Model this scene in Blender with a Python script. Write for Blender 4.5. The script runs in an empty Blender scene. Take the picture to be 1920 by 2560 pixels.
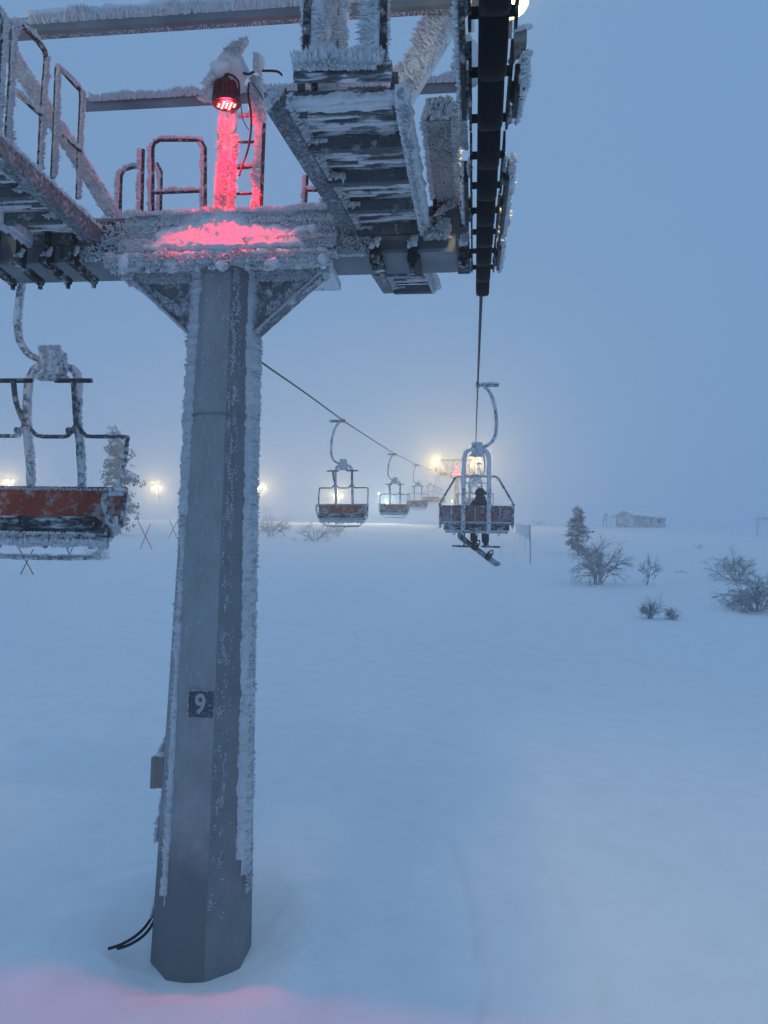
import bpy, math, random
from mathutils import Vector, Matrix, noise
import numpy as np
random.seed(7)
V=Vector; R_=math.radians
SC=bpy.context.scene; COL=SC.collection
# ---------------------------------------------------------------- camera
W,H,F=1920,2560,1924.
PSI,PIT,RHO=map(math.radians,(6.67,5.0,1.2))
R0=V((math.cos(PSI),math.sin(PSI),0))
FW=V((-math.sin(PSI)*math.cos(PIT),math.cos(PSI)*math.cos(PIT),math.sin(PIT)))
U0=R0.cross(FW)
CR=math.cos(RHO)*R0+math.sin(RHO)*U0
CU=math.cos(RHO)*U0-math.sin(RHO)*R0
def ray(px,py): return FW+CR*((px-W/2)/F)-CU*((py-H/2)/F)
def P(px,py,Y):
    d=ray(px,py); return d*(Y/d.y)
cd=bpy.data.cameras.new('camera'); cam=bpy.data.objects.new('camera',cd); COL.objects.link(cam)
cam.matrix_world=Matrix(((CR.x,CU.x,-FW.x,0),(CR.y,CU.y,-FW.y,0),(CR.z,CU.z,-FW.z,0),(0,0,0,1)))
cd.sensor_fit='HORIZONTAL'; cd.sensor_width=36; cd.lens=36*F/W; cd.clip_start=.05; cd.clip_end=3000
SC.camera=cam
# ---------------------------------------------------------------- materials
def mat(name,col,rough=.8,metal=0,frost=0,fscale=14,bump=0,bscale=30,fcol=(.78,.8,.82),grime=0,emit=None,es=0,fsharp=.08,stretch=(1,1,1)):
    m=bpy.data.materials.new(name); m.use_nodes=True; nt=m.node_tree; N=nt.nodes; L=nt.links
    b=N['Principled BSDF']; b.inputs['Roughness'].default_value=rough; b.inputs['Metallic'].default_value=metal
    b.inputs['Specular IOR Level'].default_value=.25
    b.inputs['Base Color'].default_value=(*col,1)
    tc=N.new('ShaderNodeTexCoord'); mp=N.new('ShaderNodeMapping'); mp.inputs['Scale'].default_value=stretch; L.new(tc.outputs['Object'],mp.inputs['Vector'])
    src=None
    if grime:
        n=N.new('ShaderNodeTexNoise'); n.inputs['Scale'].default_value=2.3; n.inputs['Detail'].default_value=6; L.new(mp.outputs[0],n.inputs['Vector'])
        r=N.new('ShaderNodeMapRange'); r.inputs[1].default_value=.3; r.inputs[2].default_value=.7; r.inputs[3].default_value=1-grime; r.inputs[4].default_value=1+grime; L.new(n.outputs[0],r.inputs[0])
        mx=N.new('ShaderNodeMix'); mx.data_type='RGBA'; mx.blend_type='MULTIPLY'; mx.inputs[0].default_value=1; mx.inputs[6].default_value=(*col,1); L.new(r.outputs[0],mx.inputs[7]); src=mx.outputs[2]; L.new(src,b.inputs['Base Color'])
    if frost:
        n=N.new('ShaderNodeTexNoise'); n.inputs['Scale'].default_value=fscale; n.inputs['Detail'].default_value=9; n.inputs['Roughness'].default_value=.68; L.new(mp.outputs[0],n.inputs['Vector'])
        n2=N.new('ShaderNodeTexNoise'); n2.inputs['Scale'].default_value=1.7; n2.inputs['Detail'].default_value=3; L.new(tc.outputs['Object'],n2.inputs['Vector'])
        ad=N.new('ShaderNodeMath'); ad.operation='MULTIPLY_ADD'; L.new(n2.outputs[0],ad.inputs[0]); ad.inputs[1].default_value=.45; L.new(n.outputs[0],ad.inputs[2])
        th=.92-.42*frost   # frost 0..1
        r=N.new('ShaderNodeMapRange'); r.inputs[1].default_value=th-fsharp; r.inputs[2].default_value=th+fsharp; L.new(ad.outputs[0],r.inputs[0])
        mx=N.new('ShaderNodeMix'); mx.data_type='RGBA'; L.new(r.outputs[0],mx.inputs[0]); mx.inputs[6].default_value=(*col,1); mx.inputs[7].default_value=(*fcol,1)
        if src: L.new(src,mx.inputs[6])
        L.new(mx.outputs[2],b.inputs['Base Color'])
        if not bump: bump=.4; bscale=fscale*2
        bp=N.new('ShaderNodeBump'); bp.inputs['Strength'].default_value=.8; bp.inputs['Distance'].default_value=.02; L.new(r.outputs[0],bp.inputs['Height'])
        last=bp
    else: last=None
    if bump:
        n=N.new('ShaderNodeTexNoise'); n.inputs['Scale'].default_value=bscale; n.inputs['Detail'].default_value=6; L.new(mp.outputs[0],n.inputs['Vector'])
        bp=N.new('ShaderNodeBump'); bp.inputs['Strength'].default_value=bump; bp.inputs['Distance'].default_value=.03; L.new(n.outputs[0],bp.inputs['Height'])
        if last: L.new(last.outputs[0],bp.inputs['Normal'])
        L.new(bp.outputs[0],b.inputs['Normal'])
    elif last: L.new(last.outputs[0],b.inputs['Normal'])
    if emit:
        b.inputs['Emission Color'].default_value=(*emit,1); b.inputs['Emission Strength'].default_value=es
    return m
M={}
M['snow']=mat('snow',(.935,.945,.945),.9,bump=.8,bscale=4.5,grime=.03)
M['rime']=mat('rime',(.76,.78,.80),.95,bump=.5,bscale=60)
M['crust']=mat('rime_crust',(.70,.72,.745),.95,bump=1,bscale=45,grime=.08)
M['steel']=mat('galvanised_steel',(.20,.22,.235),.55,.2,grime=.25,bump=.08)
M['steelf']=mat('frosted_steel',(.17,.19,.205),.6,.1,frost=.36,fscale=9,grime=.2)
M['steelff']=mat('heavily_frosted_steel',(.19,.21,.225),.7,.1,frost=.82,fscale=11,grime=.2)
M['pillar']=mat('frosted_pillar_paint',(.165,.18,.19),.6,.05,frost=.34,fscale=6,grime=.03,fsharp=.35,fcol=(.28,.30,.32),stretch=(1,1,.5))
M['pillarf']=mat('pillar_paint_under_thin_rime',(.235,.255,.265),.7,0,frost=.40,fscale=6,grime=.03,fsharp=.35,fcol=(.40,.42,.44),stretch=(1,1,.5))
M['tread']=mat('dark_grating',(.10,.118,.128),.6,.2,frost=.42,fscale=7,stretch=(.5,2.2,2),fsharp=.05)
M['bearer']=mat('dark_bearer_steel',(.095,.112,.122),.6,.2,frost=.12,fscale=12,grime=.2)
M['steelm']=mat('medium_frosted_steel',(.13,.15,.165),.65,.1,frost=.55,fscale=26,fcol=(.42,.45,.48),fsharp=.12)
M['rail']=mat('dark_rail',(.03,.036,.042),.5,.3,frost=.3,fscale=16)
M['black']=mat('black_rubber',(.004,.004,.005),.6)
M['blackm']=mat('black_machine_steel',(.012,.013,.015),.4,.4,frost=.18,fscale=10)
M['rope']=mat('steel_rope',(.012,.013,.016),.6,.4)
M['tube']=mat('rime_coated_tube',(.09,.105,.12),.7,.1,frost=.60,fscale=15,bump=.6,bscale=40)
M['tubeb']=mat('bare_tube',(.07,.085,.1),.5,.3,frost=.36,fscale=16)
M['orange']=mat('red_seat_panel',(.31,.045,.012),.55,frost=.17,fscale=9,grime=.3,fsharp=.14)
M['orangef']=mat('frosted_red_seat_panel',(.26,.022,.008),.6,frost=.48,fscale=17,fcol=(.46,.38,.4),fsharp=.12)
M['slab']=mat('dark_seat_cushion',(.018,.022,.03),.6,frost=.30,fscale=8,stretch=(.6,2,2))
M['plate']=mat('number_plate_blue',(.15,.18,.23),.6,frost=.42,fscale=30,fcol=(.3,.34,.4))
M['digit']=mat('number_white',(.40,.42,.45),.7,bump=.5)
M['beige']=mat('beige_box',(.22,.22,.19),.6,grime=.15)
M['cableb']=mat('cable_black',(.008,.008,.008),.5)
M['lampb']=mat('lamp_housing',(.006,.006,.007),.4)
M['led']=mat('red_led',(.3,.01,.01),.4,emit=(1,.03,.03),es=14)
M['ledc']=mat('red_led_core',(.5,.1,.05),.4,emit=(1,.35,.2),es=18)
M['bulb']=mat('warm_lamp_glass',(.8,.7,.4),.4,emit=(1,.72,.25),es=60)
M['bulbfar']=mat('pale_lamp_glass',(.8,.7,.5),.4,emit=(1,.82,.45),es=60)
M['bulbw']=mat('white_lamp_glass',(.8,.8,.7),.4,emit=(.8,1,.9),es=60)
M['bark']=mat('frosted_bark',(.10,.10,.105),.9,frost=.5,fscale=12,fcol=(.55,.57,.6))
M['twig']=mat('frosted_twig',(.13,.135,.145),.9,frost=.55,fscale=9,fcol=(.6,.63,.66))
M['leaf']=mat('dark_needles',(.035,.05,.045),.8,frost=.28,fscale=7)
M['wood']=mat('hut_boards',(.24,.25,.26),.8,frost=.55,fscale=3,stretch=(.3,.3,6),grime=.2)
M['stickr']=mat('red_stick',(.3,.03,.03),.6)
M['stickb']=mat('blue_stick',(.03,.06,.22),.6)
M['jacket']=mat('dark_green_jacket',(.022,.042,.042),.85,bump=.6,bscale=14)
M['cloth']=mat('black_cloth',(.006,.006,.008),.85,bump=.5,bscale=18)
M['skin']=mat('skin',(.45,.25,.18),.6)
M['helmet']=mat('black_helmet',(.006,.006,.007),.45)
M['strap']=mat('goggle_strap',(.05,.05,.06),.7,frost=.5,fscale=60,fcol=(.2,.2,.22),fsharp=.03)
M['board']=mat('patterned_board',(.012,.013,.016),.4,frost=.52,fscale=9,fcol=(.42,.44,.45),fsharp=.03)
M['boardb']=mat('board_base',(.45,.46,.5),.5)
M['redtrim']=mat('red_binding_trim',(.22,.012,.015),.5)
M['black'].node_tree.nodes['Principled BSDF'].inputs['Specular IOR Level'].default_value=.06
def fade_low(m,plain,z0,z1):
    # thin rime film stops a little above the snow, with a ragged edge
    nt=m.node_tree; N=nt.nodes; L=nt.links; b=N['Principled BSDF']; src=b.inputs['Base Color'].links[0].from_socket
    tc=N.new('ShaderNodeTexCoord'); sp=N.new('ShaderNodeSeparateXYZ'); L.new(tc.outputs['Object'],sp.inputs[0])
    n=N.new('ShaderNodeTexNoise'); n.inputs['Scale'].default_value=7; n.inputs['Detail'].default_value=7; L.new(tc.outputs['Object'],n.inputs['Vector'])
    a=N.new('ShaderNodeMath'); a.operation='MULTIPLY_ADD'; a.inputs[1].default_value=.7; L.new(n.outputs[0],a.inputs[0]); L.new(sp.outputs[2],a.inputs[2])
    r=N.new('ShaderNodeMapRange'); r.inputs[1].default_value=z0; r.inputs[2].default_value=z1; L.new(a.outputs[0],r.inputs[0])
    mx=N.new('ShaderNodeMix'); mx.data_type='RGBA'; L.new(r.outputs[0],mx.inputs[0]); mx.inputs[6].default_value=(*plain,1); L.new(src,mx.inputs[7]); L.new(mx.outputs[2],b.inputs['Base Color'])
fade_low(M['pillarf'],(.165,.18,.19),1.05,1.5)
# ---------------------------------------------------------------- helpers
class MB:
    def __init__(s): s.v=[]; s.f=[]; s.m=[]; s.sm=[]
    def add(s,vs,fs,mi=0,smooth=False):
        o=len(s.v); s.v.extend(tuple(v) for v in vs)
        for f in fs: s.f.append(tuple(i+o for i in f)); s.m.append(mi); s.sm.append(smooth)
    def hexa(s,a,b,mi=0):   # a,b : two quads of 4 points
        s.add(list(a)+list(b),[(3,2,1,0),(4,5,6,7),(0,1,5,4),(1,2,6,5),(2,3,7,6),(3,0,4,7)],mi)
    def box(s,lo,hi,mi=0):
        x0,y0,z0=lo; x1,y1,z1=hi
        s.hexa([(x0,y0,z0),(x1,y0,z0),(x1,y1,z0),(x0,y1,z0)],[(x0,y0,z1),(x1,y0,z1),(x1,y1,z1),(x0,y1,z1)],mi)
    def bar(s,p,q,w,h,up=(0,0,1),mi=0):
        p=V(p);q=V(q);d=(q-p).normalized(); u=V(up); a=d.cross(u)
        if a.length<1e-3: a=d.cross(V((0,1,0)))
        a.normalize(); c=a.cross(d).normalized()
        a=a*w/2; c=c*h/2
        s.hexa([p-a-c,p+a-c,p+a+c,p-a+c],[q-a-c,q+a-c,q+a+c,q-a+c],mi)
    def tube(s,pts,r,n=8,mi=0,nz=0,ns=8,smooth=True,cap=True,seg=None):
        pts=[V(p) for p in pts]; rs=r if isinstance(r,(list,tuple)) else [r]*len(pts)
        if seg:
            np_,nr=[],[]
            for i in range(len(pts)-1):
                k=max(1,int((pts[i+1]-pts[i]).length/seg))
                for j in range(k): t=j/k; np_.append(pts[i].lerp(pts[i+1],t)); nr.append(rs[i]*(1-t)+rs[i+1]*t)
            np_.append(pts[-1]); nr.append(rs[-1]); pts,rs=np_,nr
        vs=[]; fs=[]; a=None
        for i,p in enumerate(pts):
            d=(pts[min(i+1,len(pts)-1)]-pts[max(i-1,0)]).normalized()
            if a is None:
                a=d.cross(V((0,0,1)))
                if a.length<.2: a=d.cross(V((0,1,0)))
            a=(a-d*a.dot(d)).normalized(); c=d.cross(a)
            for k in range(n):
                t=2*math.pi*k/n; o=a*math.cos(t)+c*math.sin(t); q=p+o*rs[i]
                if nz: q=p+o*(rs[i]+nz*noise.noise(q*ns)+nz*.6*noise.noise(q*ns*2.7))
                vs.append(q)
        for i in range(len(pts)-1):
            for k in range(n): fs.append((i*n+k,i*n+(k+1)%n,(i+1)*n+(k+1)%n,(i+1)*n+k))
        s.add(vs,fs,mi,smooth)
        if cap: 
            o=len(s.v)-len(vs); s.f.append(tuple(o+k for k in range(n))[::-1]); s.m.append(mi); s.sm.append(False)
            s.f.append(tuple(o+len(vs)-n+k for k in range(n))); s.m.append(mi); s.sm.append(False)
    def blob(s,c,r,mi=0,nz=.25,ns=3,n=8,sq=(1,1,1)):
        c=V(c); vs=[];fs=[]; m=n
        for i in range(m+1):
            ph=math.pi*i/m
            for k in range(n*2):
                t=math.pi*k/n; o=V((math.sin(ph)*math.cos(t),math.sin(ph)*math.sin(t),math.cos(ph)))
                rr=r*(1+nz*2*noise.noise((c+o*r)*ns)); vs.append(c+V((o.x*sq[0],o.y*sq[1],o.z*sq[2]))*rr)
        k2=n*2
        for i in range(m):
            for k in range(k2): fs.append((i*k2+k,(i+1)*k2+k,(i+1)*k2+(k+1)%k2,i*k2+(k+1)%k2))
        s.add(vs,fs,mi,True)
    def flakes(s,p,q,wv,d,n,L,b=.012,mi=1,jit=.45,rnd=None):
        """rime feathers grown in direction d from the strip p..q of width vector wv"""
        p=V(p);q=V(q);wv=V(wv);d=V(d).normalized(); rr=random.random; g=random.gauss
        b*=.68; L*=1.08; n=int(n*1.35)
        for _ in range(n):
            t=rr(); o=p.lerp(q,t)+wv*(rr()-.5)
            c=.55+.9*abs(noise.noise(o*4))+.5*abs(noise.noise(o*11))
            dd=(d+V((g(0,jit),g(0,jit),g(0,jit)))*.6).normalized(); l=L*c*(.5+rr()*.8)
            a=dd.cross(V((g(0,1),g(0,1),g(0,1)))).normalized(); e=dd.cross(a)
            bb=b*(.6+rr()*.9); o=o-dd*bb*.5
            mid=o+dd*l*.6
            s.add([o+a*bb,o-a*bb*.5+e*bb*.8,o-a*bb*.5-e*bb*.8,mid+a*bb*1.05,mid-a*bb*.5+e*bb*.85,mid-a*bb*.5-e*bb*.85,o+dd*l],
                  [(0,1,4,3),(1,2,5,4),(2,0,3,5),(3,4,6),(4,5,6),(5,3,6)],mi,False)
    def build(s,name,mats,parent=None,loc=None):
        me=bpy.data.meshes.new(name); me.from_pydata(s.v,[],s.f)
        for m in (mats if isinstance(mats,(list,tuple)) else [mats]): me.materials.append(m if not isinstance(m,str) else M[m])
        me.polygons.foreach_set('material_index',np.array(s.m,dtype=np.int32)); me.polygons.foreach_set('use_smooth',np.array(s.sm,dtype=bool))
        me.update()
        ob=bpy.data.objects.new(name,me); COL.objects.link(ob)
        if parent: ob.parent=parent
        if loc is not None: # mesh given in world coordinates: move origin to loc
            me.transform(Matrix.Translation(-V(loc))); ob.location=loc
        return ob
def tag(o,label,cat,group=None,kind=None):
    if label: o['label']=label
    if cat: o['category']=cat
    if group: o['group']=group
    if kind: o['kind']=kind
    return o
def thing(name,loc,label,cat,group=None):
    o=bpy.data.objects.new(name,None); COL.objects.link(o); o.location=loc; o.empty_display_size=.2
    return tag(o,label,cat,group)
def part(mb,name,mats,th):  # mesh given in world coordinates, thing th unrotated
    o=mb.build(name,mats,th); o.data.transform(Matrix.Translation(-th.location)); return o
def sub(mb,name,mats,parent,th):
    o=mb.build(name,mats,parent); o.data.transform(Matrix.Translation(-th.location)); return o
def kids(o): return KID.get(o.name,[])
KID={}
def index_kids():
    KID.clear()
    for o in bpy.data.objects:
        if o.parent: KID.setdefault(o.parent.name,[]).append(o)
def copy_tree(o,parent=None):
    c=o.copy(); COL.objects.link(c)
    if parent: c.parent=parent
    for ch in kids(o): copy_tree(ch,c)
    return c
def smooth_path(pts,n=6):
    pts=[V(p) for p in pts]; out=[]
    for i in range(len(pts)-1):
        p0=pts[max(i-1,0)];p1=pts[i];p2=pts[i+1];p3=pts[min(i+2,len(pts)-1)]
        for k in range(n):
            t=k/n; out.append(.5*((2*p1)+(p2-p0)*t+(2*p0-5*p1+4*p2-p3)*t*t+(3*p1-p0-3*p2+p3)*t**3))
    out.append(pts[-1]); return out
# ---------------------------------------------------------------- terrain
def gbase(y):
    if y<90: return -4.25+.116*y
    if y<150:
        t=y-90; return 6.19+.116*t-(.106/60)*t*t/2
    return 9.97+.01*(y-150)
TRK=[[(1090,2030),(1113,2076),(1150,2170),(1180,2265),(1198,2400),(1207,2600)],[(1330,2120),(1354,2160),(1398,2230),(1438,2307),(1490,2430),(1540,2600)]]
def gplane(px,py):
    d=ray(px,py); t=-4.25/(d.z-.116*d.y); return (d.x*t,d.y*t)
TRK=[[gplane(*p) for p in tr] for tr in TRK]
def track(x,y):
    o=0
    for tr in TRK:
        if tr[-1][1]<y<tr[0][1]:
            for a,b in zip(tr,tr[1:]):
                if b[1]<=y<=a[1]:
                    t=(y-b[1])/(a[1]-b[1]+1e-9); xx=b[0]+(a[0]-b[0])*t+.03*noise.noise(V((0,y*3,0))); e=min(1,(tr[0][1]-y)/.8)
                    o-=.045*e*math.exp(-((x-xx)/.04)**2); o+=.012*e*math.exp(-((x-xx-.09)/.05)**2)
    return o
def gz(x,y):
    n=noise.noise(V((x*.035,y*.03,1.3)))*.55*min(1,max(0,(y-12)/30))+noise.noise(V((x*.13,y*.09,5)))*.10+noise.noise(V((x*.5+y*.2,y*.33,9)))*.035+noise.noise(V((x*1.6,y*.9,3)))*.006
    r=math.hypot(x+2.5,y-7.35); hol=.09*math.exp(-((r-1.25)/.55)**2)*(1+.8*noise.noise(V((x*2,y*2,4))))-.17*math.exp(-(r/.85)**4)+.03*noise.noise(V((x*5,y*5,7)))*math.exp(-((r-.9)/.6)**2)
    n*= .35+.65*min(1,abs(y-7.35)/6) if y<14 else 1
    n+=hol
    if y<14 and abs(x-1)<4: n+=track(x,y)
    return gbase(y)+n-.0016*max(0,x-8)*max(0,min(1,(y-20)/80))*6
def G(px,py):
    d=ray(px,py); t=5.; best=(9e9,None)
    while t<320:
        p=d*t; h=p.z-gz(p.x,p.y)
        if h<=0: return V((p.x,p.y,gz(p.x,p.y)))
        if h<best[0] and p.y<135: best=(h,V((p.x,p.y,gz(p.x,p.y))))
        t*=1.003
    return best[1]
def height_at(px,y0,y1,p): # metres spanned by pixel rows y0..y1 at the distance of p
    return (P(px,y0,p.y)-P(px,y1,p.y)).z
mb=MB()
ys=[-70,-40,-20,-8]+[-4+.2*i for i in range(45)]+[5+.07*i for i in range(110)]+[12.7+.14*i for i in range(95)]; y=ys[-1]
while y<420: y+=max(.2,(y-24)*.02+.16); ys.append(y)
xs=[]
def xline(k): return None
NX=480
ts=[(-1+2*i/NX) for i in range(NX+1)]
verts=[]
for y in ys:
    half=60+abs(y)*1.6
    for t in ts:
        # dense in the middle
        x=-2+half*(.18*t+.82*t**3)
        verts.append((x,y,gz(x,y)))
n1=NX+1; fs=[(j*n1+i,j*n1+i+1,(j+1)*n1+i+1,(j+1)*n1+i) for j in range(len(ys)-1) for i in range(NX)]
mb.add(verts,fs,0,True)
tag(mb.build('snow_ground','snow'),'smooth wind packed snow covering the whole ski slope','snow',kind='structure')
# ---------------------------------------------------------------- tower
TX,TY=-2.5,7.35
def tower():
    base=V((TX,TY,-3.45))
    th=thing('lift_tower',base,'tall grey frosted steel lift tower with number plate 9, closest tower','lift tower','lift towers')
    # pillar
    mb=MB(); zs=[-4.1+7.25*i/60 for i in range(61)]; rings=[]
    for z in zs:
        t=(z+3.5)/6.5; r=.462-.142*t
        for k in range(8):
            a=R_(22.5+45*k); rings.append((TX+r*math.cos(a),TY+r*math.sin(a),z))
    fs=[(i*8+k,i*8+(k+1)%8,(i+1)*8+(k+1)%8,(i+1)*8+k) for i in range(60) for k in range(8)]
    mb.add(rings,fs,0)
    for q in range(len(mb.m)):
        if q%8 in (4,5): mb.m[q]=2
    def vtx(k,z,out=0):
        t=(z+3.5)/6.5; r=.462-.142*t+out; a=R_(22.5+45*k); return V((TX+r*math.cos(a),TY+r*math.sin(a),z))
    # rime on the left front corner (k=4 -> angle 202.5), right corner (k=7 -> 337.5)
    def strip(cf,wf,df,z0,z1,nrm,n=420,m=9):
        """ribbed crust strip: cf(z) centre line, wf(z) half width vector, df(z) thickness, grown along nrm"""
        vs=[]; nrm=V(nrm).normalized()
        for i in range(n+1):
            z=z0+(z1-z0)*i/n; c=cf(z); w=wf(z); d=df(z)
            rag=1+.35*noise.noise(V((nrm.x*9,z*3,5)))+.3*noise.noise(V((nrm.y*9,z*17,5)))+.35*noise.noise(V((nrm.x*5,z*48,5)))
            for q in range(m+1):
                u=2*q/m-1; b=max(0,1-u*u)**.5
                rib=noise.noise(V((u*1.3,z*26,3)))+.6*noise.noise(V((u*4,z*60,8)))
                vs.append(c+w*u*rag+nrm*(-.006+max(0,d*b*(1+.55*rib)*min(1.3,rag))))
        mb.add(vs,[(i*(m+1)+q,i*(m+1)+q+1,(i+1)*(m+1)+q+1,(i+1)*(m+1)+q) for i in range(n) for q in range(m)],1,True)
    e45=(vtx(5,0)-vtx(4,0)).normalized()
    def c1(z): return vtx(4,z).lerp(vtx(5,z),.66-.56*max(0,min(1,(z+2.2)/4.2))**1.3+.06*noise.noise(V((9,0,z*4))))
    def k1(z): return max(0,.5+.8*noise.noise(V((0,4,z*2.4)))+.35*min(1,max(0,(z+1)/3))) if z>-2.9 else 0
    strip(c1,lambda z:e45*(.045+.055*max(0,min(1,(z+1)/3)))*min(1,.35+k1(z)),lambda z:.05*min(1,.25+k1(z)),-3.0,3.02,(-.70,-.72,0))
    strip(lambda z:vtx(7,z)+V((.0,.10,0)),lambda z:V((0,.125,0)),lambda z:.045+.012*(z+3)/6,-2.75,3.02,(1,-.1,0))
    strip(lambda z:vtx(7,z)+V((-.012,-.012,0)),lambda z:V((.034,.034,0)),lambda z:.03,-2.6,3.02,(.7,-.7,0),n=300,m=5)
    for i in range(240):
        z=-2.9+5.95*i/240; c=c1(z); kk=k1(z)
        mb.flakes(c-e45*.05+V((0,0,-.012)),c+e45*.05+V((0,0,.012)),(.01,-.01,.02),(-.75,-.6,.05),int(9*kk),.035+.02*kk,.009)
        if z>.2: c=vtx(4,z); mb.flakes(c,c+V((.02,-.02,.02)),(0,.02,.02),(-.9,-.2,0),int(7*min(1,z/1.5)),.032,.009)
        c=vtx(7,z); mb.flakes(c+V((.03,.02,-.01)),c+V((.03,.2,.01)),(0,0,.03),(.95,-.1,.05),8,.03,.009)
    # fine dendrites on the two front faces
    for _ in range(9000):
        z=random.uniform(-3.1,3.0); f=random.gauss(.25,.12); den=max(0,(z+3.1)/6)
        if not .02<f<.97: continue
        if noise.noise(V((f*7,7,z*6)))+.7*noise.noise(V((f*22,7,z*19)))<.42-.42*den: continue
        c=vtx(6,z).lerp(vtx(7,z),f); mb.flakes(c,c+V((0,0,.012)),(.008,.008,.01),(.3,-1,.3),1,.014,.0075,1,.8)
    for _ in range(5000):
        z=random.uniform(-1.6,3.0); f=random.random()**1.5
        if noise.noise(V((f*6,1,z*5)))+.7*noise.noise(V((f*20,3,z*17)))<.45-.2*(z+1.6)/4.6: continue
        c=vtx(5,z).lerp(vtx(6,z),f); mb.flakes(c,c+V((0,0,.012)),(.01,0,.01),(-.2,-1,.3),1,.012,.007,1,.8)
    part(mb,'pillar',['pillar','crust','pillarf'],th)
    # weld seam ring
    mb=MB(); z=1.55
    for k in range(8):
        mb.bar(vtx(k,z,.004),vtx(k+1,z,.004),.014,.02,mi=0)
    part(mb,'weld_seam','pillar',th)
    # head plate under the arm
    mb=MB(); mb.box((-3.55,6.92,3.03),(-1.42,7.78,3.115)); 
    for i in range(9):
        x=-3.45+i*.25; mb.tube([(x,7.0,2.95),(x,7.0,3.03)],.028,6,0); 
        if i%2==0: mb.blob((x+.02,6.93,2.99),.07,1,.5,9,5); mb.flakes((x-.08,6.93,2.96),(x+.1,6.93,2.98),(0,.05,.05),(0,-.7,-.6),70,.07,.014)
    mb.tube([(-3.58,6.94,3.075),(-1.4,6.94,3.075)],.05,9,1,.035,9,seg=.03)
    mb.flakes((-3.6,6.92,3.07),(-1.4,6.92,3.07),(0,.04,.09),(0,-1,-.25),2600,.055,.013)
    mb.flakes((-3.6,6.96,3.03),(-1.4,6.96,3.03),(0,.15,.04),(0,-.4,-1),1100,.05,.014)
    part(mb,'head_plate',['steelff','rime'],th)
    # gussets
    for sgn in (-1,1):
        mb=MB(); x0=TX+sgn*.34; x1=TX+sgn*.97
        y0,y1=7.25,7.29
        def tri(y): return [(x0,y,3.03),(x1,y,3.03),(x1,y,2.98),(x0,y,2.40)]
        mb.hexa(tri(y0),tri(y1))
        mb.bar((x1+sgn*.03,7.27,3.0),(x0,7.27,2.40),.17,.035,(0,0,1),0)
        mb.flakes((x1,7.24,2.97),(x0+sgn*.1,7.24,2.62),(0,0,.12),(0,-1,.1),260,.035,.014)
        mb.flakes((x0,7.24,2.98),(x1,7.24,2.98),(0,0,.1),(0,-1,-.2),500,.05,.016)
        mb.flakes((x1,7.19,2.98),(x0,7.19,2.40),(0,.02,.03),(sgn*.3,-.9,-.3),420,.03,.011)
        q=V((x1+sgn*.03,7.27,3.0)); mb.flakes(q+V((-.05,-.09,0)),q+V((.07,-.09,0)),(0,.02,.08),(sgn*.4,-1,-.2),160,.035,.012); mb.flakes(q+V((sgn*.02,-.08,-.02)),q+V((sgn*.02,.08,-.02)),(.03,0,.05),(sgn*1,-.2,-.4),120,.03,.012)
        part(mb,'gusset',['steelf','rime'],th)
    # crossarm : box beam with flanges
    mb=MB(); xa,xb=-4.98,-.13
    mb.box((xa,7.17,3.16),(xb,7.53,3.53)); mb.box((xa,7.10,3.53),(xb,7.60,3.565)); mb.box((xa,7.10,3.12),(xb,7.60,3.157)); mb.box((-3.5,7.602,3.5),(-1.3,7.98,3.56))  # last box: unseen rear plate, added to block red light leaking behind the arm
    for x in (-1.30,-.98,-.62,-.14,-3.72,-4.2,-4.9): mb.box((x-.012,7.105,3.162),(x+.012,7.17,3.526))
    # rime over middle of the arm: displaced crust
    nx,nz_=150,26; x0,x1=-3.48,-1.33; vs=[]; 
    for j in range(nz_+1):
        v=j/nz_; z=3.105+v*.475
        for i in range(nx+1):
            u=i/nx; x=x0+(x1-x0)*u
            edge=min(1,max(0,min(u,1-u)*6*(1+1.1*noise.noise(V((x*7,z*9,2))))))**.6
            uc=math.exp(-((x+2.53)/.40)**2); hgt=.62+.42*uc+.10*math.exp(-(abs(x+2.53)-1.0)**2/.02); prof=(.185*max(0,1-max(0,v-.10)/hgt)**.85+.02)*(1 if v>.1 else .6+4*v)+.075*math.exp(-((v-.98)/.10)**2)*(1-.5*uc)
            q=V((x*5,0,z*5)); d=prof*(1+.16*noise.noise(q))+.016*noise.noise(V((x*16,1,z*16)))+.010*noise.noise(V((x*45,4,z*45)))
            vs.append((x,7.10-d*edge+.03*(1-edge),z+.02*noise.noise(V((x*9,8,z*9)))-(.02 if j==0 else 0)))
    mb.add(vs,[(j*(nx+1)+i,j*(nx+1)+i+1,(j+1)*(nx+1)+i+1,(j+1)*(nx+1)+i) for j in range(nz_) for i in range(nx)],1,True)
    mb.flakes((x0,7.0,3.12),(x1,7.0,3.12),(0,.08,.08),(0,-1,-.1),1500,.05,.014)
    mb.flakes((x0,7.03,3.56),(x1,7.03,3.56),(0,.06,.04),(0,-.7,.4),2200,.045,.013)
    mb.flakes((x0,7.02,3.46),(x1,7.02,3.46),(0,.02,.06),(0,-1,.15),500,.03,.012)
    for (a,b,n) in ((x0,-3.14,1200),(-1.90,x1,1200),(-3.05,-2.0,140)):
        mb.flakes((a,7.03,3.34),(b,7.03,3.34),(0,.02,.34),(0,-1,-.12),n,.042,.012)
        mb.flakes((a,6.95,3.2),(b,6.95,3.2),(0,.04,.14),(0,-1,-.2),int(n*.6),.04,.012)
    # rime on the bare ends
    for (a,b,n) in ((x1-.1,-1.0,600),(-4.0,x0,500)):
        mb.flakes((a,7.10,3.32),(b,7.10,3.32),(0,.02,.4),(0,-1,0),n,.05,.016)
    mb.flakes((x1,7.1,3.13),(-1.05,7.1,3.13),(0,.02,.05),(0,-1,-.2),260,.06,.016)
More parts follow.
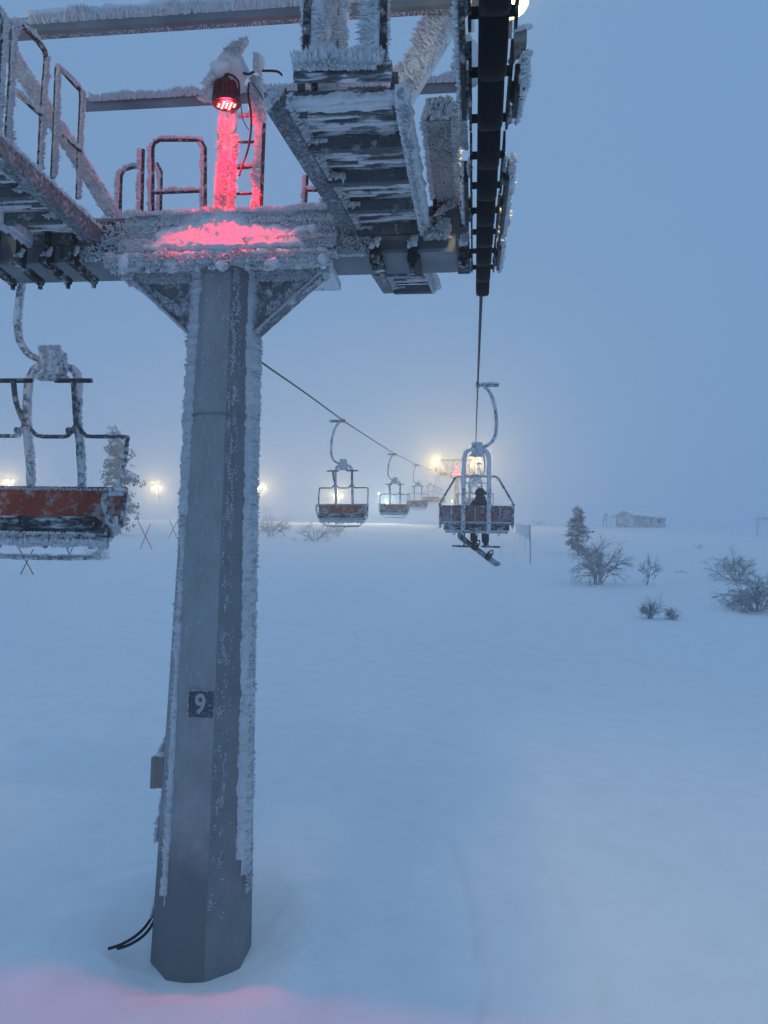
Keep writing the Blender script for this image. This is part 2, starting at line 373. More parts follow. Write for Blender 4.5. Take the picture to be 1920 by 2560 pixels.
    mb.flakes((-.5,7.1,3.35),(-.25,7.1,3.35),(0,.02,.22),(.1,-1,0),260,.07,.02)
    for x in (-.62,-.98): mb.flakes((x+.02,7.09,3.2),(x+.02,7.09,3.5),(.03,0,0),(.3,-1,0),120,.05,.012)
    mb.flakes((xa,7.15,3.57),(xb,7.15,3.57),(0,.1,.01),(0,-.3,1),1500,.04,.012)
    part(mb,'crossarm',['steel','rime'],th)
    # clamp brackets under both arm ends
    for x in (-.96,-.60,-.12,-3.97,-4.25,-4.55,-4.85):
        mb=MB(); 
        if x>-3:
            mb.box((x-.045,6.98,2.98),(x+.045,7.12,3.2)); mb.box((x-.06,7.12,3.06),(x+.06,7.5,3.11)); mb.tube([(x,6.95,3.02),(x,7.0,3.02)],.03,6); mb.tube([(x,7.05,2.94),(x,7.05,3.0)],.025,6)
        else:
            mb.bar((x,6.88,3.07),(x+.10,7.25,2.97),.07,.06,mi=0); mb.tube([(x+.10,7.22,2.90),(x+.10,7.22,3.0)],.025,6); mb.box((x-.02,6.95,3.1),(x+.01,7.1,3.5))
        mb.flakes((x-.04,6.99,3.16),(x+.04,6.99,3.18),(0,.05,.1),(.2,-1,.4),90,.045,.013)
        part(mb,'clamp',['blackm','rime'],th)
    # number plate on the front face
    yf=lambda z: TY-(.462-.142*(z+3.5)/6.5)*math.cos(R_(22.5))
    a=P(467,1730,6.93); b=P(530,1792,6.93); zc=(a.z+b.z)/2; hh=.118
    xc=(a.x+b.x)/2
    mb=MB(); sl=.142/6.5*math.cos(R_(22.5)); y0=yf(zc-hh); y1=yf(zc+hh)
    mb.hexa([(xc-hh,y0-.012,zc-hh),(xc+hh,y0-.012,zc-hh),(xc+hh,y0+.01,zc-hh),(xc-hh,y0+.01,zc-hh)],
            [(xc-hh,y1-.012,zc+hh),(xc+hh,y1-.012,zc+hh),(xc+hh,y1+.01,zc+hh),(xc-hh,y1+.01,zc+hh)])
    mb.flakes((xc-hh,y0-.01,zc-hh),(xc-hh,y1-.01,zc+hh),(.01,0,0),(.2,-1,0),30,.02,.007)
    mb.flakes((xc-hh,y1-.012,zc+hh),(xc+hh,y1-.012,zc+hh),(0,0,.01),(0,-1,.3),30,.015,.006)
    pl=part(mb,'number_plate',['plate','rime'],th)
    cu=bpy.data.curves.new('digit','FONT'); cu.body='9'; cu.size=.25; cu.extrude=.004; cu.offset=.006; cu.align_x='CENTER'; cu.align_y='CENTER'
    to=bpy.data.objects.new('tmp',cu); COL.objects.link(to); bpy.context.view_layer.update()
    me=bpy.data.meshes.new_from_object(to.evaluated_get(bpy.context.evaluated_depsgraph_get())); bpy.data.objects.remove(to)
    me.name='digit'; me.materials.clear(); me.materials.append(M['digit'])
    cs=[v.co.copy() for v in me.vertices]; mx=sum((c.x for c in cs))/len(cs); lo=min(c.y for c in cs); hi=max(c.y for c in cs)
    me.transform(Matrix.Translation((-mx,-(lo+hi)/2,0))); me.transform(Matrix.Diagonal((.85,1,1,1)))
    me.transform(Matrix.Translation(V((xc,yf(zc)-.0165,zc))-th.location)@Matrix.Rotation(R_(90)-math.atan(sl),4,'X'))
    dg=bpy.data.objects.new('digit',me); COL.objects.link(dg); dg.parent=pl
    return th
T9=tower()
def tubes_thing(name,label,cat,segs,r,mats,group=None,rime=None,loc=None):
    pass
# ---- lifting frame (A legs + two beams)
def lifting_frame():
    th=thing('lifting_frame',(TX,7.3,3.57),'frost covered overhead beam frame standing on the crossarm of tower 9','steel frame','lifting frames on the towers')
    mb=MB(); zb=5.36
    mb.bar((-4.75,6.72,zb),(.42,6.72,zb),.12,.15)
    mb.flakes((-4.4,6.68,zb+.03),(.1,6.68,zb+.03),(0,.04,.05),(.15,-.75,.75),3600,.09,.018)
    mb.tube([(-4.4,6.72,zb+.1),(0,6.72,zb+.1)],.075,8,1,.04,6,seg=.06)
    mb.flakes((-4.4,6.74,zb-.07),(.1,6.74,zb-.07),(0,.05,0),(0,.5,-1),900,.02,.007)
    part(mb,'beam',['steel','rime'],th)
    mb=MB(); mb.bar((-4.5,7.95,zb),(-.1,7.95,zb),.10,.10)
    mb.flakes((-4.4,7.9,zb+.03),(-.1,7.9,zb+.03),(0,.04,.06),(.1,-.7,.8),2200,.07,.015)
    part(mb,'beam',['steel','rime'],th)
    for s in (-1,1):
        mb=MB(); a=V((TX+s*1.12,7.25,3.57)); b=V((TX+s*2.32,6.9,5.4)); mb.bar(a,b,.1,.15,(0,1,0))
        d=(b-a).normalized(); wv=V((0,1,0)).cross(d)*.12
        if s>0:
            mb.flakes(a+V((-.06,-.05,.02)),b+V((-.06,-.05,.02)),V((.10,0,-.06)),(-.75,-.45,.45),4200,.12,.022)
            mb.flakes(a+V((.0,-.06,0)),b+V((.0,-.06,0)),V((.12,0,-.06)),(-.3,-.8,.1),1500,.04,.014)
            mb.tube([a+V((-.09,-.02,.04)),b+V((-.09,-.02,.04))],.09,8,1,.05,7,seg=.05)
        else:
            mb.flakes(a+V((.0,-.06,0)),b+V((.0,-.06,0)),V((.14,0,.06)),(-.4,-.8,.2),2200,.06,.014)
        part(mb,'splayed_leg',['steelff','rime'],th)
    return th
lifting_frame()
# ---- centre post with ladder
th=thing('lamp_post',(-2.55,7.32,3.57),'short vertical post thick with rime under the red floodlight on tower 9','post','centre posts on the towers')
mb=MB(); px0=-2.53
mb.tube([(px0,7.35,3.56),(px0,7.35,5.3)],.055,10,0)
N=90
mb.tube([(px0-.035,7.26,3.58),(px0-.01,7.27,4.62)],.068,12,1,.022,11,seg=.02)
mb.flakes((px0-.03,7.20,3.6),(px0-.01,7.22,4.62),(.11,.02,0),(-.25,-.9,-.25),2300,.05,.010)
mb.flakes((px0+.05,7.28,3.6),(px0+.06,7.28,4.5),(.02,.05,0),(.8,-.5,-.1),900,.045,.010)
mb.flakes((px0-.08,7.28,3.6),(px0-.07,7.28,4.9),(.02,.05,0),(-.8,-.5,-.1),700,.035,.010)
mb.blob((px0+.0,7.27,5.22),.17,1,.5,5,8,(1.0,.8,1.15)); mb.flakes((px0-.1,7.2,5.05),(px0+.1,7.2,5.4),(.2,0,.1),(-.3,-1,.4),700,.09,.016)
mb.blob((px0-.12,7.24,5.0),.11,1,.5,6,7,(1,.8,1.4)); mb.flakes((px0-.2,7.2,4.85),(px0-.1,7.2,5.2),(.1,0,.1),(-.6,-.8,.1),500,.07,.014)
part(mb,'post',['steelff','rime'],th)
th=thing('ladder',(-2.2,7.4,3.57),'narrow frosted ladder beside the centre post on tower 9','ladder','ladders on the tower tops')
mb=MB(); lx=P(657,400,7.45).x; lx0=px0+.04
mb.tube([(lx,7.45,3.56),(lx,7.45,4.72),(lx-.02,7.47,4.76)],.02,7,0)
mb.flakes((lx-.03,7.42,3.6),(lx-.03,7.42,5.0),(.03,.02,0),(-.75,-.5,0),1300,.055,.011)
mb.flakes((lx-.02,7.42,4.7),(lx-.1,7.42,5.2),(.1,.02,.05),(-.3,-.8,.2),600,.07,.016)
mb.tube([(lx-.06,7.44,3.6),(lx-.05,7.44,5.2)],.032,8,1,.02,9,seg=.05)
part(mb,'stile',['rail','rime'],th)
for k,z in enumerate((3.68,3.96,4.24,4.52,4.80)):
    mb=MB(); mb.tube([(lx0,7.45,z),(lx,7.45,z)],.014,6,0); 
    if k in (0,2,4): mb.flakes((lx0,7.43,z+.01),(lx-.05,7.43,z+.01),(0,.01,.02),(0,-.6,.8),120,.03,.01)
    part(mb,'rung',['rail','rime'],th)
# ---- red floodlight
def led_lamp():
    c=V(P(566,250,6.93)); 
    th=thing('red_floodlight',c,'round black LED floodlight glowing red above the crossarm of tower 9','floodlight','red floodlights')
    ax=V((.05,.12,-1)).normalized(); a=ax.cross(V((1,0,0))).normalized(); b=ax.cross(a)
    mb=MB(); mb.tube([c-ax*.0,c+ax*.045],.138,24,0); mb.tube([c-ax*.19,c-ax*.0],[.06,.085],14,0)
    for k in range(16):
        t=2*math.pi*k/16; o=a*math.cos(t)+b*math.sin(t); mb.bar(c-ax*.17+o*.08,c-ax*.0+o*.115,.006,.05,tuple(o))
    mb.tube([c-ax*.19,c-ax*.24],.035,10)
    part(mb,'housing','lampb',th)
    mb=MB(); mb.tube([c+ax*.044,c+ax*.05],.108,24,0); part(mb,'lens','lampb',th)
    for i,(u,v) in enumerate([(0,0),(.033,.0),(-.033,0),(.016,.029),(-.016,.029),(.016,-.029),(-.016,-.029),(.05,.029),(-.05,.029),(.05,-.029),(-.05,-.029),(0,.058),(0,-.058),(.066,0),(-.066,0)]):
        q=c+ax*.05+a*v*1.25+b*u*1.25; mb=MB(); mb.tube([q,q+ax*.004],.0165,8,0); mb.tube([q+ax*.004,q+ax*.006],.006,6,1); part(mb,'led',['led','ledc'],th)
    mb=MB(); s=c-ax*.24
    mb.tube(smooth_path([c-ax*.02+b*.125,c-ax*.16+b*.13,s+b*.05,s-b*.05,c-ax*.16-b*.13,c-ax*.02-b*.125]),.012,6); part(mb,'yoke','lampb',th)
    mb=MB(); mb.blob(s+V((-.05,0,.06)),.10,0,.5,7,7); mb.flakes(s+V((-.12,-.02,-.1)),s+V((0,-.02,.12)),(.05,.05,.1),(-.7,-.6,0),500,.08,.015,0); mb.flakes(c+V((-.12,0,.0)),c+V((-.12,0,.15)),(.02,.1,0),(-.9,-.2,0),160,.05,.012,0); part(mb,'rime_cap','rime',th)
    ld=bpy.data.lights.new('red_beam','SPOT'); ld.energy=340; ld.color=(1,.0,.01); ld.spot_size=R_(66); ld.spot_blend=.6; ld.shadow_soft_size=.05
    lo=bpy.data.objects.new('red_beam',ld); COL.objects.link(lo); lo.parent=th; lo.location=ax*.09; lo.rotation_mode='QUATERNION'; lo.rotation_quaternion=V((.03,.235,-1)).to_track_quat('-Z','Y')
    ld=bpy.data.lights.new('red_core','SPOT'); ld.energy=950; ld.color=(1,.0,.01); ld.spot_size=R_(50); ld.spot_blend=.35; ld.shadow_soft_size=.04
    lo=bpy.data.objects.new('red_core',ld); COL.objects.link(lo); lo.parent=th; lo.location=ax*.09; lo.rotation_mode='QUATERNION'; lo.rotation_quaternion=V((.04,.36,-1)).to_track_quat('-Z','Y')
    ld=bpy.data.lights.new('red_spill','POINT'); ld.energy=22; ld.color=(1,.03,.06); ld.shadow_soft_size=.05
    lo=bpy.data.objects.new('red_spill',ld); COL.objects.link(lo); lo.parent=th; lo.location=ax*.10
    return th
REDL=led_lamp()
th=thing('power_cable',(-2.4,7.3,5.1),'black cable looping from the red floodlight down to the ladder','cable')
mb=MB(); cp=lambda *a:[P(x,y,7.25) for x,y in a]
mb.tube(smooth_path(cp((545,190),(560,168),(580,170),(600,180),(622,185),(640,178),(690,178),(705,188))),.012,6)
mb.tube(smooth_path(cp((622,207),(621,240),(628,290),(626,340),(618,380),(605,415),(598,440))),.011,6)
mb.tube(smooth_path(cp((545,190),(560,176),(580,178),(590,190))),.008,6)
mb.tube(smooth_path(cp((628,205),(640,220),(660,250))),.006,5)
mb.tube(smooth_path(cp((578,142),(582,158),(592,168))),.006,5)
mb.tube(smooth_path(cp((640,135),(641,150),(650,180),(656,190))),.005,5)
mb.tube(smooth_path(cp((602,260),(608,300),(622,325))),.005,5)
part(mb,'cable','cableb',th)
mb=MB(); q=P(650,160,7.24); mb.blob(q,.055,0,.3,9,7,(.8,.8,1.7)); mb.flakes(q+V((-.02,-.02,-.1)),q+V((-.03,-.02,.1)),(.06,.02,0),(-.3,-.9,.2),200,.04,.012,0); part(mb,'rime_lump','rime',th)
# ---- walkways
def walkway(p0,p1,width0,label,mirror=False,endcage=False,group='service walkways on the towers'):
    p0=V(p0);p1=V(p1)   # inner stringer, lower edge line; walkway extends to +x
    mx=lambda p: V((2*TX-p.x,p.y,p.z)) if mirror else p
    th=thing('service_walkway',mx(p0),label,'walkway',group)
    w0_,w1_=width0 if isinstance(width0,tuple) else (width0,width0); width=w1_; WD=lambda t:w0_*(1-t)+w1_*t
    d=(p1-p0); L=d.length; dn=d.normalized(); X=V((1,0,0))
    def B(mb,a,b,w,h,mi=0): mb.bar(mx(a),mx(b),w,h,mi=mi)
    mb=MB(); a=p0+V((0,0,.07)); b=p1+V((0,0,.07)); B(mb,a,b,.13,.15)
    sx=-1 if mirror else 1
    mb.flakes(mx(a+V((-.0,0,-.07))),mx(b+V((0,0,-.07))),(.12,0,.01),(0,-.5,-1),int(160*L),.012,.006)
    mb.flakes(mx(a+V((.07,0,.0))),mx(b+V((.07,0,0))),(.02,0,.1),(sx*.8,-.5,-.2),int(320*L),.045,.013)
    mb.flakes(mx(a+V((-.06,0,.07))),mx(b+V((-.06,0,.07))),(.03,0,.02),(-sx*.4,-.5,.6),int(200*L),.04,.012)
    mb.flakes(mx(a),mx(a+V((0,.02,0))),(.1,0,.12),(-.3,-1,.1),120,.06,.018)
    part(mb,'stringer',['steelm','rime'],th)
    mb=MB(); oa=X*WD(0); ob_=X*WD(1); B(mb,a+oa,b+ob_,.06,.12); mb.flakes(mx(a+oa+V((0,0,-.05))),mx(b+ob_+V((0,0,-.05))),(.05,0,.08),(sx*.5,-.3,-.4),int(620*L),.045,.013); mb.tube([mx(a+oa+V((.03,0,.0))),mx(b+ob_+V((.03,0,0)))],.045,8,1,.025,9,seg=.05)
    part(mb,'edge_beam',['steelff','rime'],th)
    n=max(2,round(L/.56))
    for k in range(1,n+1):
        t=k/n; q=p0+d*t*.985+V((0,-.0,.03)); w=WD(t)
        mb=MB(); B(mb,q+X*.07,q+X*(w-.03),.05,.10,0)
        mb.flakes(mx(q+X*.1+V((0,.07,0))),mx(q+X*(w-.04)+V((0,.07,0))),(0,.05,.02),(0,-.3,-1),int(330*w),.03,.013)
        mb.flakes(mx(q+X*.07+V((0,-.02,.03))),mx(q+X*.2+V((0,-.02,.03))),(0,.04,.03),(0,-.5,-.6),60,.05,.016)
        mb.box(mx(q+X*(w-.06)+V((-.02,-.04,-.05))),mx(q+X*(w-.06)+V((.02,-.03,.07)))) if not mirror else None
        part(mb,'cross_bearer',['slab' if False else 'bearer','rime'],th)
    # grating slats (one deck part) with rime hanging in bands behind every bearer
    mb=MB(); ns=n*5
    for k in range(ns):
        t=(k+.5)/ns; q=p0+d*t+V((0,0,.11)); B(mb,q+X*.06,q+X*(WD(t)-.03),.07,.03,0)
    for k in range(n):
        for (f,rr,uu,vv) in ((.10,.040,.04,.97),(.22,.034,.06,.95),(.33,.020,.2,.93),(.52,.013,.08,.6),(.70,.016,.45,.95),(.80,.012,.1,.5)):
            t=(k+f+.03*math.sin(k*3))/n; w=WD(t); q=p0+d*t+V((0,0,.095)); m=7; pts=[mx(q+X*(w*(uu+(vv-uu)*j/m))) for j in range(m+1)]
            mb.tube(pts,[max(.006,rr*(1+.5*noise.noise(V((j*1.3,k*3.1,f*20))))) for j in range(m+1)],7,1,rr*.5,16,seg=.035)
            mb.flakes(pts[0],pts[-1],(0,rr*2.2,.01),(0,-.3,-1),int(150*(vv-uu)*w/.6),rr*.8,.011)
    part(mb,'grating_deck',['tread','rime'],th)
    return th,mx
wth,_=walkway((-1.33,4.72,3.08),(-1.19,7.08,3.30),(.82,.68),'frosted grating walkway seen from below, in front of tower 9 beside the sheaves')
wth2,_=walkway((-1.15,7.62,3.34),(-1.05,9.0,3.46),.56,'short frosted grating walkway continuing behind the crossarm of tower 9')
wl1,_=walkway((-1.33,4.9,3.16),(-1.19,7.08,3.30),.66,'rime covered walkway with tall handrails at the upper left edge on tower 9',mirror=True)
wl2,_=walkway((-1.15,7.62,3.34),(-1.05,9.0,3.46),.56,'hidden rear section of the left walkway behind the crossarm of tower 9',mirror=True) if False else (None,None)
# end board + cage posts of the near right walkway
def railing(label,group,specs,base):
    th=thing('guard_rail',base,label,'guard rail',group)
    for (nm,pts,r,fl) in specs:
        mb=MB(); mb.tube(pts,r,8,0)
        for (a,b,wv,d,n,l,bb) in fl:
            mb.flakes(a,b,wv,d,n,l,bb)
        part(mb,nm,['rail','rime'],th)
    return th
# right cage at near end
Yc=4.66
mb=MB(); a=P(736,182,Yc); b=P(980,178,Yc)
mb.bar(a,b,.05,.115)
mb.flakes(a+V((0,-.03,.05)),b+V((-.07,-.03,.05)),(0,.03,.04),(0,-.6,.6),700,.085,.02)
mb.flakes(a+V((0,-.03,.02)),b+V((-.1,-.03,.02)),(0,.02,.05),(0,-1,-.2),500,.045,.014)
part(mb,'toe_board',['tread','rime'],wth)
for i,(px,dy,r) in enumerate(((764,0,.026),(788,.25,.022),(803,.4,.018),(836,.7,.024),(957,0,.026))):
    mb=MB(); q=P(px,165,Yc+dy); q.z=a.z+.03; t=q+V((0,0,1.05)); mb.tube([q,t],r,8,0)
    s=1 if i<4 else -1; n=int(1500)
    mb.tube([q+V((s*.045,.05,0)),t+V((s*.045,.05,0))],.03 if i<4 else .045,8,1,.03,7,seg=.05)
    mb.flakes(q+V((s*.035,.03,0)),t+V((s*.035,.03,0)),(.03,.04,0),(s*.95,.1,0),n,.06 if i<4 else .11,.013)
    mb.flakes(q+V((-s*.02,0,0)),t+V((-s*.02,0,0)),(.02,.03,0),(-s*.8,.5,0),260,.022,.009)
    part(mb,'rail_post',['rail','rime'],wth)
mb=MB()
for z in (1.0,): mb.tube([P(764,165,Yc)+V((0,0,1.05)),P(957,165,Yc)+V((0,0,1.05))],.024,8)
part(mb,'top_rail',['rail','rime'],wth)
# side stringer drop plates behind the toe board
for px,y0_,y1_ in ((752,200,290),(985,185,285)):
    mb=MB(); mb.bar(P(px,y0_,Yc+.05),P(px+8,y1_,Yc+.3),.05,.05); part(mb,'hanger_plate','bearer',wth)
# right support beam between walkway and sheaves
th=thing('sheave_support_beam',(-.3,5.85,3.66),'frosted square steel beam between walkway and sheaves on tower 9','steel beam','sheave support beams')
mb=MB(); mb.bar((-.31,5.80,3.72),(-.29,7.5,3.72),.20,.20)
mb.flakes((-.31,5.8,3.62),(-.29,7.1,3.62),(.18,0,.01),(0,-.4,-1),1700,.02,.009)
for s in (-1,1):
    mb.flakes((-.30+s*.10,5.8,3.7),(-.29+s*.10,7.1,3.7),(.02,0,.18),(s*.9,-.4,-.2),1400,.055,.014)
    mb.tube([(-.3+s*.11,5.82,3.67),(-.29+s*.11,7.1,3.67)],.04,8,1,.03,9,seg=.05)
mb.flakes((-.41,5.79,3.72),(-.2,5.79,3.72),(.0,.01,.18),(0,-1,.2),100,.05,.018)
mb.flakes((-.36,7.06,3.5),(-.16,7.06,3.6),(.1,0,.1),(0,-1,-.3),160,.07,.02)
part(mb,'beam',['steelf','rime'],th)
for x in (-.40,-.14):
    mb=MB(); mb.tube([(x,7.06,3.35),(x,7.06,3.85)],.02,7); mb.box((x-.05,7.03,3.5),(x+.05,7.09,3.54)); part(mb,'clamp_rod',['blackm','rime'],th)
# matching left support beam (its end shows at the far left)
th=thing('sheave_support_beam',(-4.7,5.85,3.66),'frosted square steel beam at the far left end of the crossarm of tower 9','steel beam','sheave support beams')
mb=MB(); mb.bar((-4.71,5.80,3.72),(-4.71,7.5,3.72),.20,.20)
mb.flakes((-4.71,5.8,3.62),(-4.71,7.1,3.62),(.18,0,.01),(0,-.4,-1),700,.03,.012)
part(mb,'beam',['steelff','rime'],th)
# ---- guard rails standing on the crossarm (built from their outlines, all one bent tube)
def hoop(label,pts,Y,midy=None,mid=None,r=.02,side=-1,n=260,group='bent tube guard rails on tower 9',dY=0):
    b=P(*pts[0],Y); th=thing('guard_rail',b,label,'guard rail',group)
    w=[P(x,y,Y+dY*i/(len(pts)-1)) for i,(x,y) in enumerate(pts)]
    mb=MB(); mb.tube(w,r,8,0)
    for i in range(len(w)-1):
        l=(w[i+1]-w[i]).length; vert=abs((w[i+1]-w[i]).normalized().z)>.6
        dd=(side*.85,-.4,.05) if vert else (0,-.5,.8)
        off=V((side*.015,-.005,0)) if vert else V((0,0,.012))
        mb.flakes(w[i]+off,w[i+1]+off,(.01,.03,.01),dd,int(n*2.6*l)+2,.045,.010)
        mb.tube([w[i]+off*1.2,w[i+1]+off*1.2],.013,6,1,.012,12,seg=.04,cap=False)
    part(mb,'hoop',['rail','rime'],th)
    if mid:
        mb=MB(); m=[P(x,y,Y+dY*.5) for x,y in mid]; mb.tube(m,r*.8,8,0)
        mb.flakes(m[0]+V((0,0,.01)),m[-1]+V((0,0,.01)),(0,.02,.01),(0,-.5,.8),int(n*1.3*(m[-1]-m[0]).length),.045,.011)
        part(mb,'mid_rail',['rail','rime'],th)
    return th
hoop('wide bent guard rail with a mid bar, just left of the red-lit post',[(382,545),(382,370),(386,358),(400,350),(490,350),(505,356),(513,370),(513,545)],7.7,mid=[(384,483),(511,478)],side=-1)
hoop('narrow curved rail behind the wide guard rail left of the red-lit post',[(300,545),(303,440),(310,426),(330,419),(350,419)],7.7,r=.018,side=-1)
hoop('single straight rail post between the curved rail and the wide guard rail',[(354,545),(358,374)],7.65,r=.02,side=-1,n=380)
hoop('thin rail post just behind the left leg of the wide guard rail',[(402,545),(404,430),(393,408)],8.2,r=.016,side=-1)
hoop('short rail right of the ladder, above the red-lit crossarm',[(762,545),(768,440)],7.8,mid=[(766,476),(835,478)],r=.018,side=-1)
# left walkway handrails
hoop('tall frosted handrail hoop nearest the left edge of the picture',[(16,372),(26,200),(33,62),(38,55),(60,70),(95,105),(112,128),(115,145),(104,290),(98,425)],5.7,mid=[(45,236),(104,290)],r=.024,side=1,n=420,dY=.75)
hoop('second tall frosted handrail hoop on the left walkway',[(131,445),(136,330),(142,172),(150,172),(190,215),(202,228),(203,250),(197,380),(194,497)],6.5,mid=[(158,338),(202,378)],r=.022,side=1,n=420,dY=.45)
hoop('dark handrail post cut by the left edge of the picture',[(-10,400),(2,200),(10,60),(4,40),(-20,20)],5.3,r=.026,side=1,n=200)
# ---- sheave train
def HR9(y): # rope height near tower 9
    return 3.78-.128*(7.3-y) if y<7.3 else 3.78+.112*(y-7.3)
def sheaves(x0,label,ymax=99,dz=0):
    th=thing('sheave_assembly',(x0,7.3,3.7),label,'sheave assembly','sheave assemblies')
    ys=[3.3+.60*k for k in range(10)]; ys=[y for y in ys if y<ymax]
    hr9=lambda y: HR9(y)+dz
    for i,y in enumerate(ys):
        mb=MB(); c=V((x0,y,hr9(y)-.31)); 
        # wheel along x
        prof=[(-.078,.25),(-.075,.305),(-.062,.322),(-.03,.330),(.03,.330),(.062,.322),(.075,.305),(.078,.25)]
        n=28; vs=[]
        for (xx,r) in [(-.078,.02)]+prof+[(.078,.02)]:
            for k in range(n):
                t=2*math.pi*k/n; vs.append(c+V((xx,r*math.cos(t),r*math.sin(t))))
        m=len(prof)+2
        mb.add(vs,[(a*n+k,a*n+(k+1)%n,(a+1)*n+(k+1)%n,(a+1)*n+k) for a in range(m-1) for k in range(n)],0,True)
        mb.tube([c-V((.13,0,0)),c+V((.13,0,0))],.03,8,0)
        part(mb,'wheel','black',th)
    # rocker plates per pair, on both sides
    for i in range(0,len(ys)-1,2):
        ya,yb=ys[i],ys[i+1]
        for s in (-1,1):
            mb=MB(); za,zb=hr9(ya)-.31,hr9(yb)-.31; xx=x0+s*.125
            mb.bar((xx,ya-.12,za+.05),(xx,yb+.12,zb+.05),.018,.13,mi=0)
            mb.tube([(xx,(ya+yb)/2,(za+zb)/2+.05),(xx+s*.03,(ya+yb)/2,(za+zb)/2+.05)],.04,8,0)
            for _ in range(3):
                q=V((xx+s*.01,random.uniform(ya,yb),0)); q.z=hr9(q.y)-.31; mb.blob(q,random.uniform(.02,.045),1,.6,20,4,(.6,1.3,1)); mb.flakes(q,q+V((0,.08,0)),(.01,.02,.1),(s*.8,-.5,-.3),30,.035,.011)
            part(mb,'rocker_plate',['blackm','rime'],th)
    for (i,j) in ((0,3),(4,7),(7,9)):
        if i>=len(ys)-1: continue
        ya,yb=ys[i]+.25,ys[min(j,len(ys)-1)]-.2
        for s in (-1,1):
            mb=MB(); xx=x0+s*.165; ya=ys[i]+.25+(1.0 if s>0 and i==0 else 0)
            za,zb=hr9(ya)-.33,hr9(yb)-.33
            mb.bar((xx,ya,za),(xx,yb,zb),.03,.17,mi=0)
            L=yb-ya
            # rime on outer (right) side
            if s>0:
                mb.flakes((xx+.02,ya-.1,za+.02),(xx+.02,yb+.15,zb+.02),(.02,0,.14),(.95,-.2,.1),int(1100*L),.05,.012,1)
                mb.tube([(xx+.03,ya,za),(xx+.03,yb,zb)],.03,8,1,.035,9,seg=.05)
            else:
                mb.flakes((xx-.02,ya,za+.02),(xx-.02,yb,zb+.02),(.01,0,.16),(-.9,-.3,.1),int(420*L),.035,.014,1)
            mb.tube([(xx-.04,(ya+yb)/2,(za+zb)/2),(xx+.04,(ya+yb)/2,(za+zb)/2)],.05,10,0)
            for q in (ya+.1,yb-.1): mb.tube([(xx-.03,q,hr9(q)-.33),(xx+.05*s+.0,q,hr9(q)-.33)],.03,6,0)
            part(mb,'equaliser_beam',['blackm','rime'],th)
    return th
SHR=sheaves(.075,'long train of black sheave wheels carrying the rope at the right end of tower 9')
# rope catchers / switch boxes on the right
th=thing('rope_switch_box',(.33,5.4,3.95),'small frosted switch box and bracket on the outer side of the sheaves of tower 9','switch box','switch boxes')
mb=MB(); q=P(1300,100,5.2); mb.box(q-V((.045,.05,.05)),q+V((.045,.05,.05))); q2=P(1296,135,5.25); mb.tube([q2-V((.04,0,0)),q2+V((.03,0,0))],.035,8); mb.bar(q+V((0,0,-.03)),P(1275,160,5.3),.03,.05); 
mb.flakes(q+V((-.04,-.05,.03)),q+V((.06,-.05,.05)),(.02,.05,.03),(.5,-.5,.6),120,.04,.014); mb.flakes(q2+V((.05,0,0)),q2+V((0,0,-.1)),(.05,.05,.05),(.8,-.3,0),150,.05,.014)
part(mb,'box',['beige','rime'],th)
th=thing('rope_switch_box',(.2,8,3.7),'small frosted switch box low on the sheaves below the other box on tower 9','switch box','switch boxes')
mb=MB(); q=P(1256,505,7.9); mb.box(q-V((.04,.04,.035)),q+V((.035,.04,.035))); mb.bar(q,P(1235,530,7.9),.03,.04); mb.flakes(q+V((-.03,-.04,.03)),q+V((.05,-.04,.03)),(.02,.05,.03),(.5,-.5,.6),90,.03,.012); part(mb,'box',['beige','rime'],th)
th=thing('cable_bundle',(-.13,5.6,4.2),'lumps of rime and thin cable left of the black sheaves near the top','cable')
mb=MB(); q=P(1172,150,5.35); mb.blob(q,.10,0,.5,6,8,(.75,.8,1.7)); mb.blob(P(1178,60,5.35),.06,0,.5,6,7,(.7,.8,1.5)); mb.flakes(q+V((-.04,-.05,-.15)),q+V((-.04,-.05,.15)),(.1,.05,.05),(-.6,-.7,0),500,.05,.014,0); mb.blob(P(1160,345,5.9),.06,0,.5,8,7,(.6,.8,2)); mb.flakes(P(1158,250,5.8),P(1160,370,5.9),(.06,.05,0),(-.6,-.7,0),300,.04,.013,0)
part(mb,'rime_lump','rime',th)
mb=MB(); mb.tube(smooth_path([P(1180,130,5.3),P(1182,165,5.3),P(1165,190,5.3),P(1152,178,5.3),P(1158,200,5.3)]),.005,5); part(mb,'thin_cable','redtrim',th)
# ---- warm floodlights
def halo(loc,r,dens,col=(1,1,1)):
    pass
def flood(c,label,power,group,name='floodlight',bm='bulb',col=(1,.84,.50),r=.11,aim=(0,-1,-.35),beam=None):
    c=V(c); th=thing(name,c,label,'floodlight',group)
    ax=V(aim).normalized(); mb=MB()
    mb.tube([c-ax*.22,c-ax*.12,c+ax*.02],[r*.4,r*.9,r*1.15],16,0,cap=True); mb.bar(c+V((0,.16,-.04)),c+V((0,.30,-.12)),.05,.05)
    part(mb,'housing',['steel','rime'],th)
    mb=MB(); mb.blob(c+ax*.05,r*.95,0,0,1,8); part(mb,'lamp_glass',bm,th)
    if power:
        ld=bpy.data.lights.new('lamp','SPOT'); ld.energy=power; ld.color=col; ld.shadow_soft_size=r; ld.spot_size=R_(90); ld.spot_blend=.9
        lo=bpy.data.objects.new('lamp',ld); COL.objects.link(lo); lo.parent=th; lo.location=ax*.3; lo.rotation_mode='QUATERNION'; lo.rotation_quaternion=(V(beam) if beam else ax).to_track_quat('-Z','Y')
    return th
SHL=sheaves(-5.25,'black sheave wheels at the left end of the crossarm of tower 9',8.2,.45)
